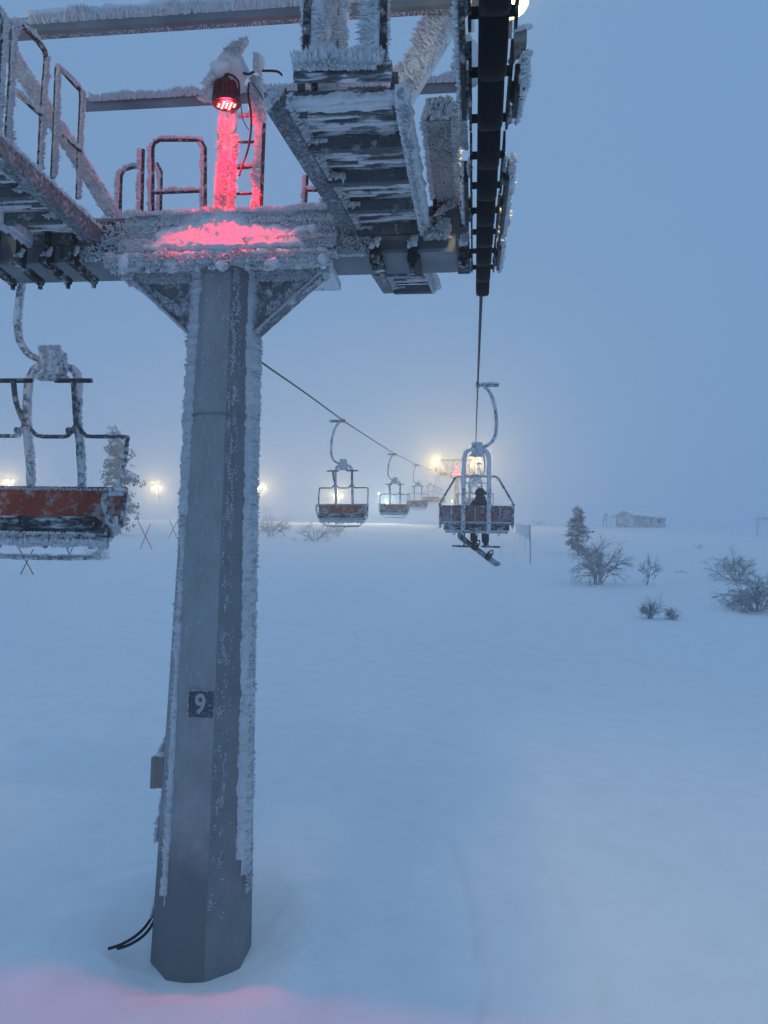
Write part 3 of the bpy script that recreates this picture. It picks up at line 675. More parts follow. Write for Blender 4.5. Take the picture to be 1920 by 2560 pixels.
FLR=flood(P(1276,0,6.3),'bright warm floodlight at the top edge of the picture, right end of tower 9',290,'warm floodlights on the towers',beam=(2.3,3.6,-8.4),r=.14)
# ---- junction box, ground cables
th=thing('junction_box',P(402,1930,7.35),'beige electrical box on the left side of the tower 9 pillar','electrical box')
a=P(400,1932,7.3); zt=P(400,1890,7.3).z; zb=P(400,1965,7.3).z; xr=a.x+.06; xl=a.x-.055
mb=MB(); mb.box((xl,7.22,zb),(xr,7.40,zt)); mb.blob(((xl+xr)/2,7.31,zt+.01),.07,1,.3,6,6,(1,1,.4)); mb.flakes((xr-.03,7.25,zt+.05),(xr,7.3,zt+.2),(.02,.05,0),(-.6,-.5,0),120,.03,.01); mb.flakes((xr-.04,7.25,zb-.5),(xr-.0,7.3,zb),(.02,.05,0),(-.8,-.3,-.1),260,.035,.01)
part(mb,'casing',['beige','rime'],th)
mb=MB(); mb.box((xl-.004,7.215,zb-.005),(xl+.05,7.405,zt+.005)); part(mb,'lid','beige',th)
th=thing('ground_cable',G(330,2350),'two black cables leaving the foot of the tower 9 pillar into the snow','cable')
for o in (0,22):
    mb=MB(); pts=[P(402+o*.2,2200,7.3),P(392+o*.3,2255,7.25),P(375+o*.5,2300,7.2),P(345+o*.8,2335,7.12),P(305+o,2360,7.05),P(270+o,2372,7.0)]
    mb.tube(smooth_path(pts),.014,7,0); mb.flakes(pts[0],pts[2],(.02,0,0),(.3,-.6,.6),120,.02,.008); 
    part(mb,'cable',['cableb','rime'],th)
# ---------------------------------------------------------------- ropes
CAT=[(13.44,4.86),(18.2,5.28),(22.9,5.72),(30.3,6.34),(40.5,7.33),(51.2,8.42),(72.7,10.92),(90,13.05),(110,15.7)]
def interp(tab,y):
    for (a,za),(b,zb) in zip(tab,tab[1:]):
        if y<=b: return za+(zb-za)*(y-a)/(b-a)
    return tab[-1][1]
TR=[(7.3,3.78),(9.4,4.02),(13,4.42),(21,5.40),(30.3,6.42)]+CAT[4:]; TL=[(7.3,4.23),(9.4,4.47)]+CAT
def hr(y,left=False):
    if y<=7.3: return (4.23 if left else 3.78)-.128*(7.3-y)
    if y<=110: 
        T=TL if left else TR; return (interp(T,y-1.2 if y>9 else y)+interp(T,y)*2+interp(T,min(110,y+1.2)))/4 if y<108 else interp(T,y)
    if y<=208:
        t=(y-110)/98; return 15.7+t*4.4-.9*math.sin(math.pi*t)
    return 20.1+(y-208)*.03
RX,LX=.075,-5.25
for x,lab in ((RX,'dark steel rope running straight ahead over the right side of the towers'),(LX,'dark steel rope slanting from behind the pillar down the left row of chairs')):
    mb=MB(); ys=[-12,-4]+[0+1.2*i for i in range(8)]+[9.6+2.4*i for i in range(42)]+[113+5*i for i in range(30)]
    mb.tube([(x,y,hr(y,x<-1)) for y in ys],.025,8,0)
    tag(mb.build('haul_rope','rope'),lab,'rope',)
# ---------------------------------------------------------------- chairs
GC='empty chairs descending on the left rope'
def chair(closed,label,group):
    th=thing('chairlift_chair',(0,0,0),label,'chairlift chair',group)
    def pt(mb,n,m,par=None): 
        o=mb.build(n,m,par or th); return o
    random.seed(21)
    mb=MB(); mb.box((-.05,-.12,-.05),(.05,.12,.06)); mb.tube([(-.05,0,.0),(.10,0,-.01),(.58,0,0)],[.04,.032,.03],7); mb.box((.2,-.03,-.05),(.56,.03,.0)); mb.flakes((.1,0,.03),(.58,0,.03),(0,.06,.02),(0,-.5,1),160,.05,.014); mb.flakes((.28,0,0),(.58,0,0),(0,.06,.06),(0,-1,0),120,.03,.013)
    pt(mb,'rope_grip',['tubeb','rime'])
    hp=smooth_path([(.16,0,-.02),(.34,0,-.22),(.46,0,-.55),(.52,0,-.95),(.52,0,-1.28),(.46,0,-1.5),(.30,0,-1.68),(.06,0,-1.75)],5)
    mb=MB(); mb.tube(hp,.044,9,0,.012,12,seg=.05)
    for i in range(0,len(hp)-1): mb.flakes(hp[i]+V((-.03,0,0)),hp[i+1]+V((-.03,0,0)),(.04,.04,.02),(-.5,-.6,.2),34,.03,.012)
    pt(mb,'hanger_arm',['tube','rime'])
    mb=MB(); mb.box((-.13,-.1,-1.94),(.13,.1,-1.62),0); 
    for _ in range(46):
        mb.blob((random.uniform(-.13,.13),random.choice((-1,1))*random.uniform(.07,.11),random.uniform(-1.93,-1.63)),random.uniform(.025,.05),1,.9,25,4,(1,.8,1.2))
    mb.flakes((-.14,-.06,-1.78),(.14,-.06,-1.78),(0,.05,.3),(0,-.9,.3),420,.05,.016); mb.flakes((-.14,.08,-1.75),(.14,.08,-1.75),(0,.05,.34),(0,.9,.3),420,.05,.016); mb.box((-.2,-.08,-1.99),(.2,.08,-1.94),0)
    pt(mb,'hanger_head',['tube','rime'])
    for s in (-1,1):
        yp=smooth_path([(s*.10,0,-1.80),(s*.24,0,-1.84),(s*.33,0,-2.02),(s*.34,-.02,-2.5),(s*.345,-.16,-3.0),(s*.34,-.22,-3.4),(s*.34,-.16,-3.85),(s*.34,-.10,-4.12)],6)
        rs=[.062]*len(yp); 
        mb=MB(); mb.tube(yp,.047 if closed else .042,9,0,.010,11,seg=.05)
        for i in range(len(yp)-1):
            l=(yp[i+1]-yp[i]).length; mb.flakes(yp[i]+V((-.035,-.02,0)),yp[i+1]+V((-.035,-.02,0)),(.03,.04,0),(-.6,-.6,.1),int(330*l),.045 if closed else .03,.012)
        for i in range(int(len(yp)*(.55 if closed else .35))): mb.tube([yp[i]+V((-.02,-.01,0)),yp[i+1]+V((-.02,-.01,0))],.056 if closed else .046,8,1,.02,11,seg=.05,cap=False)
        pt(mb,'yoke_post',['tube','rime'])
    # back rest panel, leaning
    om='orangef' if closed else 'orange'
    mb=MB(); y0,y1=-.02,-.12
    mb.hexa([(-.97,y0,-3.83),(.97,y0,-3.83),(.97,y0+.02,-3.83),(-.97,y0+.02,-3.83)],[(-.97,y1,-3.39),(.97,y1,-3.39),(.97,y1+.02,-3.39),(-.97,y1+.02,-3.39)])
    # rime speckle on the back + melted strip on the front
    mb.flakes((-.97,y0-.01,-3.8),(.97,y0-.01,-3.8),(0,.02,.05),(0,-.8,.5),300,.03,.012)
    mb.flakes((-.97,y1+.03,-3.40),(.97,y1+.03,-3.40),(0,.03,.03),(0,.6,.7),300,.03,.012)
    pb=pt(mb,'backrest',[om,'rime'])
    mb=MB()
    for x in (-.98,.98): mb.bar((x,y0-.01,-3.87),(x,y1-.01,-3.37),.05,.05)
    for x in (-.66,-.33,-.01,.32,.65): mb.bar((x,y0-.02,-3.83),(x,y1-.02,-3.39),.035,.02,(0,1,0))
    mb.bar((-1,y1-.012,-3.375),(1,y1-.012,-3.375),.04,.035); mb.bar((-1,y0-.012,-3.845),(1,y0-.012,-3.845),.05,.04)
    mb.flakes((-1,y0-.03,-3.82),(1,y0-.03,-3.82),(0,.01,.03),(0,-.8,.5),420,.03,.014)
    for x in (-.98,-.66,-.01,.65): mb.flakes((x-.02,y0-.03,-3.82),(x-.02,y1-.03,-3.4),(.02,.01,0),(-.5,-.8,0),90,.022,.01)
    pt(mb,'back_frame',['tubeb','rime'])
    # seat slab cushions
    for s in (-1,1):
        mb=MB(); xa,xb=(-.89,-.015) if s<0 else (.015,.89)
        mb.hexa([(xa,-.02,-4.02),(xb,-.02,-4.02),(xb,.50,-3.93),(xa,.50,-3.93)],[(xa,-.02,-3.9),(xb,-.02,-3.9),(xb,.50,-3.79),(xa,.50,-3.79)])
        mb.tube([(xa,.49,-3.86),(xb,.49,-3.86)],.078,10,0)
        if not closed: mb.flakes((xa,.5,-3.99),(xb,.5,-3.99),(0,.1,.02),(0,.6,-.7),160,.04,.014)
        pt(mb,'seat_cushion',['slab','rime'])
    # arm ends
    for s in (-1,1):
        mb=MB(); mb.tube(smooth_path([(s*.99,-.1,-3.40),(s*1.0,.05,-3.40),(s*.99,.40,-3.45),(s*.99,.52,-3.58),(s*.99,.42,-3.75),(s*.97,.1,-3.93)]),.03,7,0,.008)
        mb.flakes((s*1.0,.0,-3.45),(s*1.0,.45,-3.5),(.02,0,.05),(0,.6,.6),200,.035,.012); mb.flakes((s*.98,.0,-3.9),(s*.98,.4,-3.8),(.03,0,.1),(s*.4,.4,-.6),160,.05,.015)
        pt(mb,'armrest',['tube','rime'])
    # underframe with rime
    mb=MB(); mb.bar((-.85,.1,-4.06),(.85,.1,-4.06),.05,.06); mb.bar((-.85,.4,-4.03),(.85,.4,-4.03),.05,.05)
    for x in (-.6,0,.6): mb.bar((x,-.05,-4.08),(x,.46,-4.04),.045,.05); mb.tube([(x,-.03,-3.95),(x,-.05,-4.15)],[.02,.03],6,0); mb.flakes((x,-.05,-4.0),(x,-.04,-4.15),(.03,0,0),(0,-.6,-.6),40,.03,.012)
    if not closed:
        mb.flakes((-.9,.25,-4.08),(.9,.25,-4.08),(0,.5,.03),(0,.2,-1),750,.06,.018)
        for i in range(14): mb.blob((-.8+.125*i,.2+.2*math.sin(i*2.3),-4.08-.03*math.sin(i*5)),.05,1,.8,12,5,(1.2,1.6,.7))
    pt(mb,'underframe',['tube','rime'])
    r=.027
    if not closed:
        # raised restraint bar: loops above, footrests on top, trapezoid below
        lp=[(-.99,.05,-3.38),(-1.0,-.02,-3.0),(-.99,-.08,-2.78),(-.95,-.10,-2.71),(-.5,-.08,-2.71),(-.43,-.06,-2.68),(-.36,-.02,-2.58)]
        mid=[(-.34,-.02,-2.56),(-.25,-.06,-2.66),(-.18,-.08,-2.71),(0,-.09,-2.715),(.18,-.08,-2.71),(.25,-.06,-2.66),(.34,-.02,-2.56)]
        mb=MB(); mb.tube(smooth_path(lp,4),r,7); mb.tube(smooth_path([(-a,b,c) for a,b,c in lp],4),r,7); mb.tube(smooth_path(mid,4),r,7)
        for s in (-1,1): mb.flakes((s*.99,.03,-3.36),(s*1.0,-.05,-2.9),(.02,.02,0),(s*.2,-.7,.4),120,.02,.01)
        rb=pt(mb,'restraint_bar',['tubeb','rime'])
        for s in (-1,1):
            mb=MB(); mb.tube(smooth_path([(s*.34,-.02,-2.58),(s*.36,.06,-2.47),(s*.385,.15,-2.3),(s*.39,.22,-2.07)],4),.034,7,0); mb.tube([(s*.34+.01,.04,-2.66),(s*.34+.09,.04,-2.66)],.042,8,0)
            pt(mb,'footrest_stem',['tubeb','rime'],rb)
            mb=MB(); mb.tube([(s*.39-.24,.22,-2.06),(s*.39+.24,.22,-2.06)],.03,8,0); pt(mb,'footrest',['slab','rime'],rb)
        tp=[(-.97,.1,-3.75),(-.95,.05,-3.95),(-.68,-.02,-4.24),(-.6,-.03,-4.27),(0,-.03,-4.28),(.6,-.03,-4.27),(.68,-.02,-4.24),(.95,.05,-3.95),(.97,.1,-3.75)]
        mb=MB(); mb.tube(tp,.028,8,0,.008,12,seg=.05); mb.flakes(tp[2],tp[6],(0,.03,.02),(0,.3,-.9),200,.025,.012)
        pt(mb,'counter_frame',['tube','rime'])
    else:
        tp=[(-.99,-.08,-3.45),(-.99,-.05,-3.3),(-.60,.05,-2.60),(-.52,.05,-2.54),(0,.05,-2.53),(.52,.05,-2.54),(.60,.05,-2.60),(.99,-.05,-3.3),(.99,-.08,-3.45)]
        mb=MB(); mb.tube(tp,.026,8,0,.006,12,seg=.05); mb.flakes((-.55,.04,-2.54),(.55,.04,-2.54),(0,.03,.0),(0,-.3,-1),220,.05,.013); mb.flakes((-.95,.0,-3.2),(-.6,.05,-2.62),(.02,.03,.0),(-.6,-.3,.4),160,.03,.012); mb.flakes((.6,.04,-2.62),(.75,.04,-2.85),(.02,.03,.0),(-.6,-.3,-.5),80,.06,.015)
        for s in (-1,1): mb.blob((s*.985,-.08,-3.32),.045,0,.1,3,6)
        pt(mb,'counter_frame',['tubeb','rime'])
        lp=smooth_path([(-.97,.05,-3.45),(-.97,.42,-3.42),(-.9,.52,-3.42),(0,.55,-3.44),(.9,.52,-3.42),(.97,.42,-3.42),(.97,.05,-3.45)],4)
        mb=MB(); mb.tube(lp,r,7); rb=pt(mb,'restraint_bar',['tubeb','rime'])
        for s in (-1,1):
            mb=MB(); mb.tube(smooth_path([(s*.33,.54,-3.44),(s*.33,.66,-3.7),(s*.33,.62,-4.1),(s*.33,.5,-4.42)],4),.024,7); pt(mb,'footrest_stem',['tubeb','rime'],rb)
            mb=MB(); mb.tube([(s*.40-.26,.5,-4.43),(s*.40+.26,.5,-4.44)],.026,8,0); pt(mb,'footrest',['slab','rime'],rb)
    return th
# occupied chair
YO=21.0
ch=chair(True,'four-seat chair seen from behind, carrying a person with a snowboard','chairs riding up on the right rope'); ch.location=(RX,YO,hr(YO))
E0=chair(False,'nearest empty red chair with raised footrests, cut by the left edge of the picture',GC)
index_kids()
def place_chair(o,x,y,left,dz=0): 
    o.location=(x,y,hr(y,left)+dz); o.rotation_euler=(0,R_(.9*math.sin(y*1.7)),(math.pi if left else 0)+R_(2.5*math.sin(y*2.9)))
place_chair(E0,LX-.15,9.15,True,.02)
labs=['largest whole empty red chair on the left rope, just right of the pillar','empty red chair second from the pillar on the left rope','empty red chair third from the pillar on the left rope','hazy empty chair fourth from the pillar on the left rope','very faint empty chair fifth from the pillar on the left rope']
for i,(y,l) in enumerate(zip((30.3,51.2,72.7,94,116),labs)):
    c=copy_tree(E0); place_chair(c,LX,y,True); c['label']=l
labs=['empty chair directly beyond the person, its hoop showing either side of them','second empty chair beyond the person on the right rope, small in the haze','third empty chair beyond the person on the right rope, faint and tiny']
for y,l in zip((44,67.5,91),labs):
    c=copy_tree(E0); place_chair(c,RX,y,False); c['label']=l; c['group']='chairs riding up on the right rope'
# ---------------------------------------------------------------- person on the chair
def skin(name,pts,edges,rad,root,mats,parent,sub=2,disp=0):
    me=bpy.data.meshes.new(name); me.from_pydata([tuple(p) for p in pts],edges,[]); ob=bpy.data.objects.new(name,me); COL.objects.link(ob)
    sk=ob.modifiers.new('s','SKIN'); sk.use_smooth_shade=True; sm=ob.modifiers.new('u','SUBSURF'); sm.levels=sub; sm.render_levels=sub
    for i,r in enumerate(rad): 
        r=r if isinstance(r,tuple) else (r,r); me.skin_vertices[0].data[i].radius=r
    for i in range(len(pts)): me.skin_vertices[0].data[i].use_root=(i==root)
    dg=bpy.context.evaluated_depsgraph_get(); dg.update(); m2=bpy.data.meshes.new_from_object(ob.evaluated_get(dg)); m2.name=name
    bpy.data.objects.remove(ob); m2.materials.clear(); m2.materials.append(M[mats])
    for p in m2.polygons: p.use_smooth=True
    o=bpy.data.objects.new(name,m2); COL.objects.link(o); o.parent=parent
    return o
pc=V((RX+.09,YO,hr(YO)))   # chair grip frame
pz=lambda x,y,z:V((x,y,z))
per=thing('person',pc+V((0,.18,-3.88)),'person in a dark green hooded jacket and black trousers riding the chair','person')
o0=per.location-pc
def L(x,y,z): return V((x,y,z))-o0
pts=[L(0,.16,-3.78),L(0,.12,-3.60),L(0,.10,-3.42),L(0,.11,-3.27),L(0,.13,-3.19),L(.0,.14,-3.12),L(.0,.16,-3.02),L(.0,.17,-2.95),
     L(-.17,.12,-3.30),L(-.23,.22,-3.52),L(-.15,.44,-3.60),L(.17,.12,-3.30),L(.23,.22,-3.52),L(.15,.44,-3.60),
     L(-.12,.22,-3.82),L(-.15,.58,-3.80),L(-.15,.56,-4.12),L(-.15,.55,-4.34),L(.12,.22,-3.82),L(.15,.58,-3.80),L(.16,.56,-4.12),L(.16,.55,-4.34)]
edges=[(0,1),(1,2),(2,3),(3,4),(4,5),(5,6),(6,7),(3,8),(8,9),(9,10),(3,11),(11,12),(12,13),(0,14),(14,15),(15,16),(16,17),(0,18),(18,19),(19,20),(20,21)]
rad=[.13,.125,.13,.12,.055,.06,.09,.08,.06,.05,.035,.06,.05,.035,.09,.065,.055,.045,.09,.065,.055,.045]
body=skin('body',pts,edges,rad,0,'skin',per)
# hands: palm + five fingers each, closed round the bar
for s in (-1,1):
    hp=[L(s*.15,.44,-3.60),L(s*.15,.50,-3.56)]; ed=[(0,1)]; rd=[.03,.034]
    for k in range(4):
        x=s*(.15+(-.03+.02*k)); b=len(hp); hp+= [L(x,.535,-3.52+(.004*k)),L(x,.565,-3.425),L(x,.575,-3.40),L(x,.545,-3.39)][:3+(k%2)]; n=len(hp)-b
        ed+=[(1,b)]+[(b+j,b+j+1) for j in range(n-1)]; rd+=[.012,.011,.010,.009][:n]
    b=len(hp); hp+=[L(s*.15-s*.035,.50,-3.52),L(s*.15-s*.045,.535,-3.47)]; ed+=[(0,b),(b,b+1)]; rd+=[.014,.012]
    skin('hand',hp,ed,rd,0,'cloth',per,1)
jp=[L(0,.16,-3.80),L(0,.12,-3.62),L(0,.10,-3.40),L(0,.11,-3.24),L(0,.12,-3.15),L(-.155,.12,-3.25),L(-.245,.17,-3.42),L(-.25,.24,-3.56),L(-.16,.42,-3.60),L(.155,.12,-3.25),L(.245,.17,-3.42),L(.25,.24,-3.56),L(.16,.42,-3.60)]
je=[(0,1),(1,2),(2,3),(3,4),(3,5),(5,6),(6,7),(7,8),(3,9),(9,10),(10,11),(11,12)]
skin('jacket',jp,je,[(.19,.15),(.19,.15),(.19,.15),(.15,.13),.10,.085,.075,.065,.05,.085,.075,.065,.05],0,'jacket',per)
mb=MB(); c=L(0,.07,-3.15); mb.blob(c,.15,0,.10,6,10,(1.05,.85,.72)); mb.blob(c+V((0,-.03,-.09)),.15,0,.12,7,10,(1.35,.6,.7)); o=mb.build('hood','jacket',per)
tp=[L(0,.16,-3.80),L(-.12,.24,-3.80),L(-.15,.56,-3.78),L(-.15,.57,-4.05),L(-.15,.56,-4.32),L(.12,.24,-3.80),L(.15,.56,-3.78),L(.16,.57,-4.05),L(.17,.56,-4.36)]
skin('trousers',tp,[(0,1),(1,2),(2,3),(3,4),(0,5),(5,6),(6,7),(7,8)],[.14,.12,.11,.112,.115,.12,.11,.112,.115],0,'cloth',per)
for s,x in ((-1,-.15),(1,.17)):
    skin('boot',[L(x,.54,-4.28),L(x,.54,-4.40),L(x+(.0 if s<0 else .0),.68,-4.43)],[(0,1),(1,2)],[.065,.062,.045],1,'cloth',per,2)
mb=MB(); c=L(.005,.16,-2.97); mb.blob(c,.152,0,.0,1,12,(.92,1.05,.9)); mb.blob(c+V((0,.0,-.10)),.12,0,.0,1,10,(.95,1.0,.85)); hm=mb.build('helmet','helmet',per)
mb=MB(); ring=[c+V((.146*math.cos(t),.165*math.sin(t),-.012+.03*math.cos(t))) for t in [2*math.pi*i/24 for i in range(25)]]
for i in range(24): mb.bar(ring[i],ring[i+1],.008,.034)
mb.build('goggle_strap','strap',per)
mb=MB(); mb.hexa([c+V((.03,.155,-.06)),c+V((.17,.06,-.05)),c+V((.19,.09,-.05)),c+V((.05,.19,-.06))],[c+V((.03,.15,.03)),c+V((.16,.05,.05)),c+V((.18,.08,.05)),c+V((.05,.18,.03))]); mb.build('goggles','helmet',per)
# face features on the far side (front)
mb=MB(); f=L(.0,.26,-3.03); mb.blob(f,.022,0,0,1,5,(.7,1.2,1.1)); mb.blob(f+V((0,-.005,-.04)),.022,0,0,1,5,(1.3,.6,.4)); mb.build('face','skin',per)
# snowboard
A=pc+V((-.62,.52,-4.10)); B=pc+V((.56,.60,-4.97)); ax=(B-A).normalized(); n=V((.30,-.62,.62)); n=(n-ax*n.dot(ax)).normalized(); wv=ax.cross(n).normalized()
sb=thing('snowboard',(A+B)/2,'black and white patterned snowboard strapped to the left boot and hanging below the chair','snowboard')
mb=MB(); Ln=(B-A).length; ns=36; top=[];bot=[]
for i in range(ns+1):
    t=i/ns; s=abs(2*t-1); w=.125*(1-.13*(1-s*s)) 
    e=min(t,1-t)*Ln
    if e<.14: w*=math.sqrt(max(0.0,1-((.14-e)/.14)**2))+.02
    lift=.07*max(0,(.2-e)/.2)**2; c=A.lerp(B,t)+n*lift
    top.append((c-wv*w,c+wv*w)); bot.append((c-wv*w-n*.012,c+wv*w-n*.012))
vs=[];fs=[]
for (a,b),(c_,d_) in zip(top,bot): vs+=[a,b,d_,c_]
for i in range(ns):
    o=i*4
    mb.add([],[]) 
mb.add(vs,[(i*4,i*4+1,(i+1)*4+1,(i+1)*4) for i in range(ns)],0,False)
mb2=[(i*4+1,i*4+2,(i+1)*4+2,(i+1)*4+1) for i in range(ns)]+[(i*4+2,i*4+3,(i+1)*4+3,(i+1)*4+2) for i in range(ns)]+[(i*4+3,i*4,(i+1)*4,(i+1)*4+3) for i in range(ns)]
mb.f+=mb2; mb.m+=[1]*len(mb2); mb.sm+=[False]*len(mb2)
part(mb,'deck',['board','boardb'],sb)
for t,lab in ((.41,None),(.72,'empty binding with red trim')):
    c=A.lerp(B,t)+n*.01; mb=MB()
    mb.bar(c-wv*.12,c+wv*.12,.12,.03,tuple(n),0)
    hb=[c+ax*(.065*math.cos(q))-wv*.10+n*(.03+.0*q) for q in (0,)]
    mb.tube(smooth_path([c-wv*.05-ax*.07+n*.02,c-wv*.12-ax*.05+n*.12,c-wv*.15+n*.17,c-wv*.12+ax*.05+n*.12,c-wv*.05+ax*.07+n*.02]),.018,7,0)
    mb.tube(smooth_path([c+wv*.02-ax*.07+n*.03,c+wv*.02-ax*.06+n*.13,c+wv*.01+n*.17,c+wv*.02+ax*.06+n*.12,c+wv*.02+ax*.07+n*.03]),.022,7,0)
    mb.tube(smooth_path([c+wv*.09-ax*.06+n*.03,c+wv*.09-ax*.04+n*.1,c+wv*.09+ax*.05+n*.1,c+wv*.09+ax*.06+n*.03]),.017,7,0)
    mb.bar(c+wv*.03+ax*.07+n*.05,c+wv*.09+ax*.05+n*.06,.03,.05,tuple(n),1); mb.bar(c+wv*.0-ax*.06+n*.02,c+wv*.08-ax*.06+n*.02,.02,.03,tuple(n),1)
    part(mb,'binding',['cloth','redtrim'],sb)
# ---------------------------------------------------------------- copy tower equipment to the far towers
def mirror_copy(root,cx,label):
    """same equipment on the other arm end: built from mirrored meshes"""
    c=root.copy(); COL.objects.link(c); c.location.x=2*cx-root.location.x; c['label']=label
    for ch in kids(root):
        k=ch.copy()
        if ch.type=='MESH': 
            k.data=ch.data.copy(); k.data.transform(Matrix.Diagonal((-1,1,1,1))); k.data.flip_normals()
        elif ch.type=='LIGHT': k.location.x=-k.location.x
        COL.objects.link(k); k.parent=c
    return c
index_kids()
CX=(RX+LX)/2

FLL=mirror_copy(FLR,CX,'warm floodlight at the left end of tower 9, outside the picture')
for o in bpy.data.objects:
    if o.parent==FLL and o.type=='LIGHT': o.data=o.data.copy(); o.data.energy=110; o.rotation_quaternion=V((-2.3,3.6,-8.4)).to_track_quat('-Z','Y')
tops=[o for o in bpy.data.objects if o.parent is None and o.name.split('.')[0] in ('lift_tower','lifting_frame','lamp_post','ladder','red_floodlight','service_walkway','sheave_support_beam','guard_rail','sheave_assembly','floodlight')]
index_kids()
DT=[(V((0,102.7,11.92)),'the hazy second tower','lift tower rising from the snow crest straight ahead'),(V((-.3,200.7,16.35)),'the faint farthest tower','very faint lift tower farthest away beyond the crest')]
nm={'lift_tower':'{2}','lifting_frame':'overhead beam frame on {1}','lamp_post':'red-lit centre post on {1}','ladder':'short ladder on {1}','red_floodlight':'distant red floodlight glowing on {1}'}
for off,tn,tl in DT:
    cnt={}
    for o in tops:
        b=o.name.split('.')[0]; c=copy_tree(o); c.location=o.location+off
        right=o.location.x>CX
        if b=='lift_tower': c['label']=('hazy ' if 'second' in tn else '')+tl
        elif b=='guard_rail': c['label']='tiny guard rails standing on '+tn; c['group']='guard rails on '+tn
        elif b in nm: c['label']=nm[b].format(0,tn,tl)
        elif b=='service_walkway': c['label']='small frosted walkways hanging on '+tn; c['group']='walkways on '+tn
        elif b=='sheave_support_beam': c['label']=('right' if right else 'left')+' sheave support beam on '+tn
        elif b=='sheave_assembly': c['label']=('right' if right else 'left')+' sheave wheels on '+tn
        elif b=='floodlight': c['label']=('right' if right else 'left')+' glowing warm floodlight on top of '+tn
        if 'second' in tn:
            for k in c.children if False else [k for k in bpy.data.objects if k.parent==c]:
                if k.name.startswith('number_plate'): 
                    for q in [q for q in bpy.data.objects if q.parent==k]: bpy.data.objects.remove(q)
                    bpy.data.objects.remove(k)
        else:
            for k in [k for k in bpy.data.objects if k.parent==c]:
                if k.name.startswith('number_plate'):
                    for q in [q for q in bpy.data.objects if q.parent==k]: bpy.data.objects.remove(q)
                    bpy.data.objects.remove(k)
bpy.context.view_layer.update()
for o in bpy.data.objects:     # lamps on the far towers glow in the fog
    if o.type=='LIGHT' and o.name.startswith('lamp') and o.matrix_world.translation.y>60:
        o.data=o.data.copy(); o.data.energy=4600 if o.matrix_world.translation.y<150 else 2200; o.data.spot_size=R_(110); o.data.color=(1,.67,.2); o.rotation_quaternion=(V((0,0,0))-o.matrix_world.translation).to_track_quat('-Z','Y')
    if o.type=='LIGHT' and o.name.startswith('red_beam') and o.matrix_world.translation.y>60:
        o.data=o.data.copy(); o.data.energy=2500
# ---------------------------------------------------------------- vegetation
def grow(mb,p,d,l,r,lev,spread,droop,nb,seg=3):
    q=p.copy(); dd=d.copy(); pts=[q.copy()]; rs=[r]
    for i in range(seg):
        dd=(dd+V((random.gauss(0,.13),random.gauss(0,.13),random.gauss(0,.1)-droop*(i+1)/seg))).normalized(); q=q+dd*l/seg; pts.append(q.copy()); rs.append(r*(1-.22*(i+1)/seg*1.6))
    mb.tube(pts,rs,4 if lev>1 else 3,0,cap=False)
    if lev<=0: return
    for k in range(nb):
        t=random.uniform(.3,1); i=min(seg-1,int(t*seg)); o=pts[i].lerp(pts[i+1],t*seg-i)
        nd=(dd+V((random.gauss(0,spread),random.gauss(0,spread),random.gauss(0,spread*.8)))).normalized()
        grow(mb,o,nd,l*random.uniform(.5,.8),r*.62,lev-1,spread,droop,nb,seg)
def shrub(px,py,hpx,label,stems=7,spread=.55,droop=.1,lev=3,nb=3,lean=0,width=.5,r=None,name='bare_shrub',cat='shrub',group='bare frosted shrubs on the slope',trunk=0,at=None,h=None,seed=None):
    g=at or G(px,py); hh=h or height_at(px,py-hpx,py,g); random.seed(seed or int(px*7+py))
    th=thing(name,g,label,cat,group); mb=MB(); r=r or hh*.017
    base=g.copy()-V((0,0,.1))
    if trunk:
        tb=MB(); top=base+V((random.gauss(0,.05)*hh,0,trunk*hh)); tb.tube([base,base.lerp(top,.5)+V((.03*hh,0,0)),top],[r*1.7,r*1.4,r*1.1],6); part(tb,'trunk','bark',th); base=top; hh*=(1-trunk*.8)
    for i in range(stems):
        a=2*math.pi*(i+random.random())/stems; w=width*random.uniform(.3,1.2); d=V((math.cos(a)*w+lean,math.sin(a)*w,1)).normalized()
        grow(mb,base+V((math.cos(a),math.sin(a),0))*hh*.05,d,hh*random.uniform(.42,.62),r*random.uniform(.7,1.1),lev,spread,droop,nb)
    mb.flakes(g+V((-.1,0,.1*hh)),g+V((.1,0,.5*hh)),(.2*hh,.2*hh,0),(0,-.5,1),60,.05,.02)
    part(mb,'branches',['twig','rime'],th); return th
